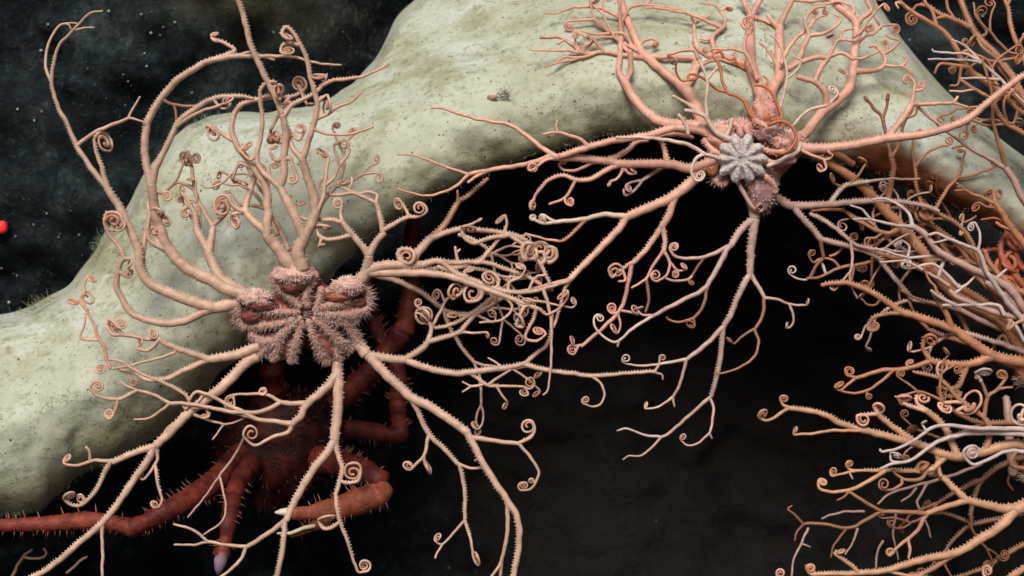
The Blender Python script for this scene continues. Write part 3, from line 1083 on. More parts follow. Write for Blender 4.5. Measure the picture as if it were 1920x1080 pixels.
A.limbs('''
668,640 688,666 r13,11 d0 z-5 f
688,666 717,671 762,676 r8.6,7.6
762,676 787,657 805,640 r6,5.6
805,640 808,620 804,600 @797,588 r4.6,3
805,640 835,632 862,622 892,590 925,570 955,552 r5,3.4
762,676 800,690 850,700 905,695 960,688 985,681 r6.8,5 z-20
985,681 1010,660 1027,645 1034,615 1036,590 r4,2.6
985,690 1035,696 1072,700 1110,705 1150,702 1185,699 1230,697 r4.6,3 z-10
1230,697 1236,682 1238,668 @1243,671 r2.6,2 n
1230,697 1242,703 1243,712 r2.2,1.6 n
1112,706 1125,718 1133,740 1125,757 1112,763 1097,758 @1098,750 r2.8,1.8 n
880,702 910,720 930,724 960,724 985,726 @993,717 r3.8,2.4
985,726 990,738 @982,736 r2.8,2 n
910,720 885,725 867,716 r3,1.8 n
885,725 867,735 r2.6,1.8 n
915,720 935,707 957,694 r3,2.4 n
930,725 940,738 950,752 @947,760 r2.8,2 n
945,688 930,680 915,671 r2.6,1.6 n
690,668 722,700 755,730 770,745 805,762 842,786 878,812 r9.6,8 z-20
882,815 905,867 927,902 950,937 968,965 974,1000 969,1050 958,1095 r7,5.4 z-20 s-
950,940 952,965 950,1010 940,1055 938,1100 r4.4,3.4 n
941,1052 930,1070 915,1090 r3.2,2.6 n
882,817 905,823 940,828 975,832 r5,4 n
975,832 995,820 1002,804 998,791 @991,801 r3.6,2.6
975,832 995,857 1010,885 1006,902 995,916 978,920 @981,911 r3.4,2.2 n
1003,908 1000,900 @995,902 r2.4,2 n
770,747 787,780 805,815 837,847 858,870 r5.2,4.2
858,872 880,877 905,876 902,862 @896,863 r3.2,2.2 n
859,872 868,902 872,935 871,975 r4,3.4
871,975 850,1000 830,1020 816,1015 @821,1007 r3,2 n
830,1018 820,1035 816,1047 r2.4,2 n
871,975 882,1010 889,1050 897,1060 @893,1047 r3.2,2.2
804,817 802,825 795,855 780,870 770,880 @765,873 r4,2.6 n
797,855 797,870 806,888 @803,878 r3.4,2.6
''')
A.limbs('''
664,540 680,520 692,505 r14,11 d-8 z-20 f
690,510 692,478 r9.5,8.5 z-10
692,477 680,463 660,440 642,417 r6.4,5.4
642,417 620,412 572,411 556,398 553,385 @563,382 r4.6,2.8
642,417 640,400 640,378 633,372 @634,382 r4,2.6 n
657,446 635,447 612,449 597,440 594,425 @607,427 r4.4,3
600,447 598,462 @604,460 r3.4,2.6
692,477 705,455 720,437 r6.8,6
720,435 712,405 705,380 r5.4,4.6
705,380 690,373 662,362 640,365 615,364 600,352 600,340 607,332 r4,2.4
705,380 707,366 692,360 670,362 645,352 633,345 @642,342 r3.4,2.4 n
655,355 660,340 658,333 r2.6,2.2 n
720,435 745,417 767,407 785,406 799,397 @787,391 r4.8,2.8
765,408 762,395 752,378 744,372 @748,382 r3.4,2.6
690,507 720,498 755,497 790,497 r10.5,8 z0
755,490 747,480 752,468 768,468 @763,482 r5,4
775,500 780,478 795,460 810,445 r8.5,7.4 z30
810,445 835,420 860,377 r6,5.2 z20 kb
860,377 880,365 915,335 r4.6,3.6 kb z20
860,380 858,357 r3.6,2.4 kb n
810,446 842,435 870,429 905,432 960,440 1000,458 r5.4,4 z-10
690,512 755,512 805,513 855,522 905,540 960,560 1010,580 r8.5,4.2 z-30
790,497 825,490 855,512 905,533 960,548 1010,545 r6,3.6 z-20
820,492 855,493 905,492 955,507 1000,525 1028,545 r4.8,3.2 z10
902,491 925,462 938,445 r4.4,3.4
945,440 950,420 947,405 @938,413 r3.4,2.6
958,445 917,447 890,456 870,446 866,428 @881,429 r4.6,3.2 z-20
880,420 893,415 @898,412 r3,2.2 n
860,492 855,475 853,463 r3.2,2.4 n
855,475 863,468 r2.4,2 n
955,440 985,462 1010,490 1025,520 1035,545 r4.2,3.2 z-20
1000,458 1020,456 1030,468 1022,480 @1014,468 r4.6,3.6 n
1015,480 1030,492 1043,482 1042,468 1030,462 @1031,474 r4.6,3.6 n
985,485 978,470 985,456 998,456 @995,468 r4.6,3.6 n
1000,490 988,482 990,470 1005,468 @1004,478 r4.4,3.6 n
1012,495 1022,486 1018,474 1006,474 r4.2,3.4 n
1010,545 1040,535 1067,527 r3.4,2.8 n
1020,545 1032,590 1034,640 1032,695 1027,730 1019,740 r3.8,1.8 z-10 n
925,558 892,583 850,607 818,615 800,606 @797,590 r4.6,3
815,607 825,585 835,565 848,552 r3.6,2.6 n
835,565 828,550 820,543 @818,552 r2.8,2 n
803,600 788,588 778,588 r2.8,2 n
790,587 780,572 @785,568 r2.8,2.2 n
880,525 868,545 850,560 @855,545 r3.8,2.8
905,542 900,560 880,566 @885,549 r4.2,3
878,595 862,592 @850,592 r3.4,2.8
862,622 890,624 912,622 @914,628 r2.8,2.2 n
895,590 925,605 930,592 @922,588 r2.8,2 n
960,560 985,575 1000,565 @990,563 r3.2,2.2
1010,580 1030,590 1060,565 1065,545 @1055,553 r3,2.2
1005,560 1040,570 1070,577 1078,572 @1075,565 r2.6,1.8 n
1000,600 985,632 1005,640 1022,628 @1010,622 r3.4,2.6 kp
975,590 968,610 980,613 @972,602 r3.6,2.8
940,555 960,575 940,600 900,605 r3,2.2 n
930,545 935,525 920,510 905,515 @915,522 r3.4,2.6
990,540 1005,520 1025,515 r3,2.2 n
880,520 870,510 @880,507 r3.4,2.6
955,530 975,520 985,505 @975,500 r3.2,2.4
''')
for q in ((760, 500, 0.12, 110, 5.2, 3, 'g', 30), (700, 515, 0.25, 150, 5.6, 3, 'g', 50), (820, 500, 0.35, 90, 4.4, 2, 'g', 10), (860, 440, 0.3, 70, 4, 2, 'g', 40),
          (540, 470, -1.9, 90, 5, 2, 'g', 10), (590, 420, -1.3, 80, 4.6, 2, 'g', 15), (520, 440, -2.0, 70, 4.4, 2, 'g', 10), (395, 500, -1.9, 70, 4.4, 2, 'g', 20)):
    A.grow(*q)
starA = A.build('beige basket star with a bristly red disc, clinging to the left bend of the sponge', group=GRP)

B = Star('p', -10, 2)
B.disc(1412, 283, 40, 92, 20, lin(214, 164, 148), lin(150, 74, 56), lin(232, 162, 140), -0.4, 0.1, 0.5, 1.0, 0.85, 1100, 0.08, lin(226, 190, 176), arms=[8, 75, 150, 205, 285])
B.lobe(1352, 258, -8, 34, 28, 30, 'l', 120, 8)
B.lobe(1433, 216, -10, 27, 36, 26, 'l', 60, 5)
B.lobe(1476, 268, -10, 34, 22, 30, 'l', 130, 8)
B.lobe(1440, 248, -12, 30, 20, 24, 'v', 60, 7)
B.lobe(1395, 245, -6, 26, 22, 24, 'l', 70, 8)
B.lobe(1428, 355, -6, 30, 42, 26, 'v', 150, 7)
B.lobe(1352, 330, -6, 22, 20, 20, 'v', 90, 8)
for ln in ('1321,262 1338,284 1362,292', '1332,236 1352,240 1372,240', '1398,236 1403,252 1408,266', '1418,226 1440,240 1456,246', '1425,278 1458,286 1490,276',
           '1428,296 1452,306 1490,300', '1402,338 1412,358 1418,382', '1434,330 1449,345 1453,362', '1340,335 1350,345 1362,342', '1312,238 1335,242', '1370,225 1385,240 1390,255'):
    B.ridge(ln, 1412, 283, 95, 6, 6, 1.6, PALE['l'], lin(240, 214, 202), 1.7, 16)
# grey rosette in the middle of the disc
B.disc(1391, 298, -44, 46, 18, lin(204, 188, 184), lin(176, 158, 154), lin(240, 222, 212), 0.0, 0.0, 0.26, 1.0, 0.95, 300, 0.07, lin(214, 206, 206),
       arms=[2, 36, 74, 108, 146, 180, 218, 252, 290, 324], notch=0.86, rw=0.10, ro=0.0, rh=0.02, lw=0.22, spr=1.5, lh=0.55)
B.limbs('''
1345,262 1318,228 1296,182 1282,165 r13,11 d-5 z70 f
1282,165 1260,147 1222,115 1204,98 1185,57 1167,10 1155,-40 r9,6.2 z240 n
1282,165 1296,147 1305,125 1308,108 r9,7 z60
1308,108 1272,107 1222,107 1206,107 r4.6,5.2 n
1206,107 1160,102 1135,97 1090,100 1075,85 1050,70 1012,70 r4.8,2 z120 n
1135,97 1118,80 1102,65 r3.8,2.6 n
1102,65 1108,78 1092,90 r3,2 n
1090,100 1060,95 1000,95 995,88 r3,1.6 n
1120,102 1090,108 1060,107 1040,118 r3.4,1.8 n
1100,108 1075,112 1058,115 1020,126 r2.6,1.6 n
1185,96 1145,62 1115,37 r4.6,3.8 z60 n
1115,37 1110,15 1103,-15 r3,2.2 n
1115,37 1090,38 1067,39 1058,46 @1067,50 r3,2.2 n
1188,90 1176,70 1160,61 1120,64 1090,58 r3.6,2 n
1190,95 1205,78 1222,72 1234,80 @1228,84 r3.6,2.6 n
1060,72 1045,82 r2.2,1.6 n
1085,92 1078,72 1088,62 r2.4,1.6 n
1345,255 1315,238 1247,231 1212,211 1187,182 1172,155 r11.5,8 d-5 z70 f
1172,155 1161,135 1163,100 1165,60 1165,35 r6.4,4.6 z120 n
1172,155 1182,138 1183,118 1180,95 r6,5 n
1165,37 1148,25 1120,14 1075,13 r4,2.8 n
1075,14 1045,24 1020,24 r2.6,1.8 n
1165,40 1190,10 1260,15 1290,28 r3.4,2.4 n
1210,14 1230,-8 r2.6,2 n
1165,60 1162,20 1164,-20 r3.6,2.6 n
''')
B.limbs('''
1345,255 1300,243 1260,241 1210,255 1150,264 1100,277 1050,293 r8,5.6 d-15 z-5 f
1105,276 1090,262 1070,255 1047,248 1018,252 r4,2.6 n
1047,248 1043,235 1045,225 r2.4,1.8 n
1370,262 1345,250 1330,230 1318,216 1284,206 r6,3.4 d-40 z-10 f kc
1310,212 1290,195 1262,180 r4,2.6 kc n
1325,225 1324,190 1326,150 1310,110 1292,85 r4,2.4 z20 kc n
1326,150 1336,137 1346,126 r3,2.4 kc n
1290,252 1287,235 1272,215 r4,3.6 kc n f d-30
1283,232 1283,222 r3.2,3 kc n
1358,262 1368,240 1373,224 r4.6,3.6 kc n f d-40
1340,300 1295,316 1255,308 1160,307 1135,301 1040,294 r9.5,7 d-15 z0 f
1040,294 1010,272 960,236 905,225 855,212 830,203 808,202 r5,2.2 z30 n
1035,297 1000,305 960,312 900,322 880,326 r5.4,4 z10 n
880,326 842,315 780,292 745,290 r3,1.6 z40 n
878,328 850,352 805,367 780,364 747,354 r3.2,1.8 n
915,323 895,330 877,342 r3.4,2.6 n
1160,308 1135,321 1110,335 1085,338 1055,330 1030,337 1010,357 1000,376 @999,385 r5,2.8
1080,339 1060,370 1030,383 r3.4,2.4 n
1060,370 1062,382 1072,386 @1070,378 r2.8,2 n
1138,300 1172,286 1192,268 1215,262 r5,4.4
1170,310 1167,320 1157,335 1146,340 @1143,345 r3.2,2.6 n
1170,314 1180,326 1192,325 @1187,319 r3,2.2 n
1115,306 1085,317 1060,320 1048,310 @1056,306 r3.6,2.4 n
1045,296 1020,302 1000,318 992,318 @1000,315 r3.4,2.4 n
1252,303 1243,272 1236,256 1265,252 1300,258 r5,4
1350,297 1320,290 1302,302 1297,322 1305,338 @1312,330 r4.2,2.6 d-55 f kc n
1322,290 1292,272 1262,265 1210,258 1155,258 r4.2,3 kc n
1335,310 1302,337 1260,370 1210,392 1175,407 r11.5,8 d-5 z-15 f
1175,407 1135,402 1100,410 1060,415 1040,417 r5.4,4 n kc
1040,417 1020,404 1014,404 @1018,411 r3.2,2.6 n kc
1040,417 1018,418 1002,412 @1000,407 r3.4,2.8 n kc
1098,412 1077,435 1058,450 1046,453 r3.6,2.8 ko
1046,453 1020,447 985,438 r2.6,2 n
1175,407 1160,430 1110,482 1067,525 r7,5.6 z-15
1067,525 1035,532 985,545 930,552 r4.2,3 n
1066,527 1058,545 1046,590 1037,615 r4,2.6 n
1265,366 1255,400 1240,427 r7.6,6.6 z5
1240,427 1210,470 1185,495 r5.6,4.8
1185,495 1163,507 1148,520 1142,508 @1156,507,1.4 r3.6,2.6
1170,505 1172,525 1160,528 r3,2.4 n
1185,495 1178,530 1174,550 1160,585 1122,622 1090,650 r4.4,3.4 n
1090,650 1078,648 @1074,639 r2.8,2.2 n
1088,652 1076,664 @1072,655 r2.8,2.2 n
1162,585 1182,586 1196,590 @1190,582 r2.8,2.2 n
1160,585 1152,587 @1148,577 r2.6,2 n
1161,586 1163,612 1158,625 @1152,616 r2.6,2.2 n
1240,427 1247,450 1245,472 r5,4.2
1245,472 1222,502 1212,522 1185,540 r3.4,2.4 n
1212,522 1217,560 1210,585 r3.2,2.4 kb n
1245,472 1256,495 1248,518 1235,525 @1230,516 r3.4,2.4 n
1254,492 1270,507 1286,506 @1281,500 r2.8,2.2 n
1270,505 1272,514 @1266,513 r2.4,2 n
''')
B.limbs('''
1405,345 1412,385 1415,410 r13,10 d5 z-10 f km
1372,330 1385,345 1405,380 1420,395 @1426,388,0.8 r5,4 km d-20 f n
1415,410 1390,430 1370,460 r7.2,6 km
1370,460 1320,482 1270,482 1258,470 @1264,464 r4.4,2.8 km n
1320,483 1305,505 1292,525 @1296,529 r3,2.4 kd n
1298,515 1288,525 1262,526 1245,521 r2.8,2.2 km n
1368,462 1335,520 1315,545 1285,560 1225,592 r5.4,3.8 km z-20 n
1225,592 1205,590 1195,580 @1201,578 r2.8,2 km n
1225,592 1185,617 1160,640 1140,636 1120,620 1113,600 1118,590 @1124,596 r3.4,2 kc n
1160,640 1158,650 r2.8,2.2 km n
1325,540 1320,570 1302,595 1275,604 1255,600 1250,594 r3.6,2 kb n
1302,595 1303,610 @1295,607 r2.6,2 kb n
1415,410 1411,445 1407,480 1406,516 r8.4,6.6 km z10
1406,516 1388,547 1370,590 1355,615 r6,5 km
1355,615 1322,647 1287,675 r5,4 km n
1287,675 1247,681 1210,686 1180,684 1168,678 @1174,672 r3.4,1.8 kc n
1236,682 1238,672 r2.2,1.8 kc n
1287,675 1282,695 1272,727 1260,747 r3.4,2.8 km n
1260,747 1235,763 1210,766 @1212,760 r2.6,1.8 kc n
1262,747 1264,762 r2.4,1.8 km n
1355,615 1352,665 1345,702 1333,745 r5,4 km
1333,745 1297,775 1257,810 1240,820 r3.6,3 km n
1240,820 1210,816 1188,808 1172,803 1156,807 r2.8,1.8 kw n
1240,820 1222,840 1200,855 1180,854 1168,862 r2.6,1.6 km n
1333,745 1338,765 1333,805 1327,815 1310,830 1290,835 1278,826 @1281,820 r3,1.8 km n
1330,812 1335,822 r2.4,1.8 km n
1406,516 1420,535 1435,560 r4.6,3.8 km n
1435,560 1460,562 1480,570 1512,573 @1514,566 r3.2,2 km n
1481,570 1488,597 1484,612 1474,615 @1475,609 r2.8,1.8 km n
1435,562 1430,590 1417,617 r3.6,3 kb n
1417,617 1397,627 1377,644 @1369,638 r3,2 kb n
1417,617 1422,645 1412,672 1385,690 1352,700 1340,698 r3,2 kb n
1430,340 1447,365 1485,388 r10,8.5 d25 z10 f km
1485,388 1535,385 1590,380 1650,376 1715,382 1760,395 r7.5,3.4 km z30
1485,388 1505,410 1540,450 r6.5,5.6 km z20
1540,450 1590,462 1640,480 1677,522 1710,560 r5.2,4 km z20
1540,452 1543,482 1535,492 1518,520 r4,2.6 kd n
1555,377 1580,352 1600,345 1630,340 r5,3.6 kc
1630,340 1665,335 1695,336 1725,336 r3,2 km n
1576,345 1565,345 @1562,334 r3,2.2 kb n
1595,345 1612,325 1624,305 @1616,300 r3,2.2 kb n
1500,280 1520,290 1548,300 1560,292 @1556,285 r4,2.4 kp d-30 f n
1548,300 1548,315 1540,322 @1537,314 r3,2 kp n
1440,312 1465,300 1495,285 1500,270 r4.6,4 kc d-45 f n
''')
B.limbs('''
1480,272 1520,278 1580,275 1665,260 1740,250 1810,226 1852,192 1890,162 1920,142 1970,115 r10,5.4 d-20 z-50 f
1510,280 1560,285 1600,308 r8,6 d10 z40 kd n
1660,258 1690,225 1710,195 r7,6 z15
1710,195 1713,170 1714,155 1704,142 @1700,150 r4.4,2.4 n
1712,170 1728,168 1733,158 @1727,158 r3.2,2.4 n
1710,195 1750,194 1785,192 1795,182 r4.2,2.8 n
1785,193 1815,200 r2.4,1.8 n
1662,258 1655,222 1640,205 1625,185 r3.8,3 kd n d-10
1626,188 1622,181 r4.2,3.2 kd n
1655,222 1662,200 1664,184 r3.2,2.8 kd n
1663,190 1666,176 r4.2,3.2 kd n
1700,222 1715,215 1720,195 r2.8,2 kb n
1480,262 1510,250 1540,212 1572,187 1594,160 1602,100 1606,52 1595,30 1565,7 1545,-30 r10,7 d0 z190 f s-
1548,198 1547,175 1530,155 1495,144 r6.4,5 n
1530,152 1538,128 1553,110 r6,5
1553,108 1530,108 1505,115 1478,130 r5,5 n
1553,106 1565,85 1575,75 1600,77 r4.6,2.6 n
1565,85 1563,65 @1556,68 r3.2,2.4 n
1575,73 1580,57 1600,54 r3.2,2.4 n
1553,104 1580,100 1600,112 r4.4,3 n
1606,48 1615,35 1633,20 1624,0 1618,-30 r5.6,3.6 n
1632,20 1645,40 1652,55 r3,2.2 n
1597,30 1602,20 1590,8 1568,3 1545,10 r3.4,2.4 n
1607,137 1645,130 1660,117 1656,102 1640,86 1630,88 r6,3 n z30
1655,101 1672,92 1687,77 1672,72 1660,65 r3.6,2 n
1660,95 1664,83 @1658,80 r2.6,2 n
1608,70 1625,50 1635,45 @1631,52 r3.2,2.2 n
1608,80 1622,70 1628,62 1620,55 r3,2 n
1620,65 1640,62 1655,48 1680,46 @1677,55 r3,2.2 n
1640,62 1645,50 r2.6,2 n
1660,125 1690,123 1700,112 1692,105 r3.2,1.8 n
1690,124 1712,138 r2.6,1.6 n
1548,200 1570,180 @1562,170 r3.6,2.6 n kc
1545,195 1520,205 1500,220 1487,235 r3.4,2.6 kc n d-20
1600,148 1588,140 @1580,135 r3,2.2 n
1597,105 1615,110 1650,95 r3,2 n
''')
B.limbs('''
1425,250 1432,205 1421,160 1410,130 1407,95 1407,25 r15,7.5 d0 z230 f n
1407,30 1397,10 1388,-20 r6,5 n
1407,30 1420,10 1432,-15 r6,5 n
1410,128 1395,120 1372,112 1345,105 r8.6,7 z15 n
1345,105 1330,104 1310,92 1303,75 1302,45 r6,3 z60 n
1302,47 1315,38 1335,27 r3,1.8 n
1302,47 1296,28 r2.8,2 n
1343,104 1337,85 1337,67 1357,50 1360,37 1352,22 1360,15 @1367,17 r5.4,2.6 z60 n
1352,50 1325,40 1295,27 1235,15 1208,13 r4.2,2 z20 n
1340,70 1325,75 1312,72 r2.8,1.8 n
1355,22 1340,10 1312,6 r2.8,1.8 n
1403,45 1392,40 1395,52 @1402,48 r3,2.4 n
1410,32 1430,38 1445,44 r3.6,2.8 n
1370,110 1377,95 1380,82 r2.8,1.8 n
1310,108 1300,95 1278,96 1255,102 @1262,112 r4,2.6 n
1305,130 1322,118 1345,112 1372,116 r4.6,3.2 n
1440,240 1447,172 1462,140 1461,105 1462,50 r13,7.6 d5 z210 f n
1462,52 1447,38 1438,28 r5.6,4 n
1462,50 1472,25 1487,0 1492,-20 r5.6,4.6 n
1490,0 1520,2 1550,0 1567,7 r3.6,3 n
1474,132 1495,115 1507,87 1517,67 r6.4,5 z50 n
1517,67 1510,42 1515,28 1530,15 1548,12 r4,2 n
1517,66 1545,62 1572,45 1575,33 1566,27 r4.4,2.2 n
1462,200 1475,150 1473,120 1460,82 1445,65 r3,2 kc n d-10
1478,150 1495,130 1502,112 1490,108 1489,104 r2.6,1.8 kc n
1465,130 1440,95 1425,80 r3,2 n
1515,40 1505,30 r2.6,1.8 n
''')
for q in ((1465, 120, -1.2, 60, 4.6, 2, 'p', 90), (1420, 150, -1.9, 55, 4.4, 2, 'p', 60), (1600, 70, -0.6, 40, 3.6, 2, 'p', 100), (1205, 100, -2.7, 60, 3.4, 2, 'p', 120),
          (1255, 307, 2.6, 60, 4, 1, 'm', 20), (1520, 400, 0.5, 90, 4.4, 2, 'm', 50)):
    B.grow(*q)
starB = B.build('salmon pink basket star with a grey rosette disc, on the sponge lip top right', group=GRP)

C_ = Star('o', 60, 3)
C_.disc(2020, 720, 90, 120, 18, lin(214, 170, 140), lin(140, 60, 36), lin(216, 140, 96), 0.1, 0.3, 0.55, 1, 1, 900, 0.1)
C_.limbs('''
1985,740 1920,660 1875,598 1815,567 1777,540 1747,502 1727,470 1690,427 1660,395 1615,347 1580,322 1555,307 1535,298 r14,8 d60 z-10 f
1662,397 1667,365 1675,320 1672,295 r6,4.8 z-15
1672,295 1665,270 1660,252 r3.6,3 kb n
1672,295 1686,270 1695,230 1712,203 r4,3 kb n
1680,433 1660,437 1630,425 1585,397 1560,393 1522,395 r4.6,2.6 n
1630,425 1600,410 1580,390 r3,2 n
1660,437 1640,445 1622,448 1622,465 @1628,455 r3,2 kb n
1985,680 1930,592 1890,540 1840,512 1765,475 1735,440 1712,425 r9.5,5.6 d40 z-40 f km n
1712,425 1704,402 1680,380 1652,372 1635,374 r3.6,2.2 kw n
1712,425 1677,422 1635,412 1600,411 r3.6,2 kw n
1635,412 1617,393 1595,385 r2.6,1.8 kw n
1990,690 1940,620 1870,560 1840,505 1830,475 1815,442 1790,417 1767,405 1740,392 1725,398 @1734,405 r7,2.8 d70 z10 f kb
1800,428 1770,410 1725,415 @1722,405 r3.4,2.4 kb n
1975,660 1900,580 1860,525 1848,505 1838,477 1827,467 1777,447 1757,437 1742,440 r7,2.6 d30 z-40 f kw n
1835,472 1838,445 1830,420 1822,418 @1821,426 r3,2 kw n
1777,447 1765,452 1752,455 r2.6,1.8 kw n
1970,700 1900,615 1850,570 1790,535 1740,510 1690,487 1660,480 1627,465 1585,460 1550,455 r9,3.4 d50 z20 f
1585,462 1570,475 1555,480 r3.2,2.4 n
1660,482 1615,495 1575,502 1535,520 1512,522 r4,2.6 kb n
1575,502 1560,487 1537,485 1525,492 1517,478 @1523,474 r3,2 kb n
1602,505 1598,520 1592,537 r2.8,2 n
1550,510 1537,490 1520,520 1500,524 1482,515 @1486,507 r3,2 kw n
1760,520 1765,483 1702,483 1665,472 1640,465 r4,2 kw n d10 f
1800,540 1752,497 1710,503 1692,500 @1700,495 r4,2.4 kw n d10 f
1660,475 1685,465 1690,452 @1684,458 r3,2 kw n
1702,483 1705,462 1690,450 r3,2 kw n
1780,535 1720,500 1690,490 1650,492 r3.4,2 km n d0 f
1985,560 1920,458 1897,430 1877,397 1866,382 r10,5 d60 z-20 f
1866,382 1840,370 1810,357 1793,343 r3.6,2.2 n
1812,358 1790,357 r2.4,1.8 n
1806,352 1795,350 r2.2,1.8 n
1866,382 1864,362 1872,357 @1873,366 r3.4,2.4 n
1897,430 1880,425 1868,418 r4,3 n
1895,428 1870,410 1840,412 r3,2.2 kr n
1990,470 1920,376 1902,340 1885,315 r8,5.6 d30 z-30 f km
1885,315 1840,290 1810,272 1765,237 1720,200 r4.4,3 z-25 km n
1884,312 1880,295 1872,268 1862,225 1860,175 1850,140 1842,110 r4.6,2.4 z-40 kb n
1810,274 1785,278 r2.6,2 n
2000,600 1930,545 1890,500 1875,470 1885,440 @1900,455 r9,5 d90 z0 f kr
1990,620 1925,560 1900,525 1880,520 @1888,498 r9,5 d95 f kr
1950,520 1915,500 1900,470 1880,490 @1895,500 r7,4 d80 f kr
1960,560 1900,550 1870,560 1860,540 r7,4 d85 f kr
1860,525 1875,515 1887,505 r3.4,2.4 kw n d10 f
1790,550 1810,535 1830,518 r3,2.2 kw n d10 f
1990,610 1940,560 1900,540 1860,500 1845,470 r7,4 d70 f
1800,440 1805,412 1807,402 @1803,408 r2.6,2 kt n
1805,415 1820,412 1830,404 r2.4,1.8 kb n
1990,690 1920,680 1865,668 1815,637 1785,617 1715,592 1685,582 1657,562 1620,542 1580,530 1540,535 r12,4 d20 z20 f
1688,585 1647,592 1633,600 1627,615 @1638,612 r4.2,3 kb
1785,617 1773,585 1760,565 1750,548 r6,5 n
1650,562 1640,572 1625,570 1615,560 r2.6,1.8 kd n
1865,670 1815,683 1765,681 1743,676 r8,6
1743,676 1731,655 1733,637 @1746,638 r4.6,3.4
1743,676 1712,688 1690,692 1652,695 1602,710 r5,3.8 n
1602,710 1588,702 1585,692 @1593,696 r3,2.2 n
1602,710 1577,731 1566,726 @1574,722 r3.2,2.2 n
1675,693 1652,715 1625,733 1600,737 1577,733 r3.4,2.2 n
1625,733 1624,745 @1630,743 r2.6,2 n
1702,692 1700,682 @1706,680 r4,3 n
1812,690 1800,720 1790,727 r5.6,5
1790,727 1775,730 1762,725 @1766,733 r4,3 kb
1792,730 1800,742 1775,742 @1777,752 r4,3 kb
1895,600 1890,618 1905,606 1935,595 r4,3 kt n d-10 f
''')
C_.limbs('''
1985,640 1930,600 1890,592 1850,580 1800,560 1780,545 r8,4 d30 z-20 f km
1885,590 1870,572 1835,572 1790,572 1768,573 r4,2.8 kw n d0
1790,572 1770,562 1755,552 1745,545 r4,2.6 kw n
1990,580 1960,560 1920,580 1880,555 1850,530 r9,6 d50 f km
1920,640 1905,612 1890,600 r4,3 n kw d-10 f
1895,655 1880,630 1860,655 r4,3 kb n d60 f
1690,545 1720,560 1760,575 r3,2 kd n d40 f
''')
for q in ((1960, 600, -2.75, 160, 7, 3, 'o', 120), (1950, 560, -2.6, 130, 6, 3, 'b', 130), (1960, 640, -2.9, 170, 6.4, 3, 'm', 90), (1940, 520, -2.4, 90, 6, 2, 'r', 130),
          (1960, 700, -2.95, 150, 6.4, 3, 'o', 110), (1930, 540, -2.9, 120, 5, 3, 'd', 140), (1940, 480, -2.2, 80, 5, 2, 'o', 110), (1920, 660, -2.8, 120, 5, 2, 'm', 60)):
    C_.grow(*q)
starC = C_.build('tangle of orange basket star arms reaching in from the right under the lip', group=GRP)

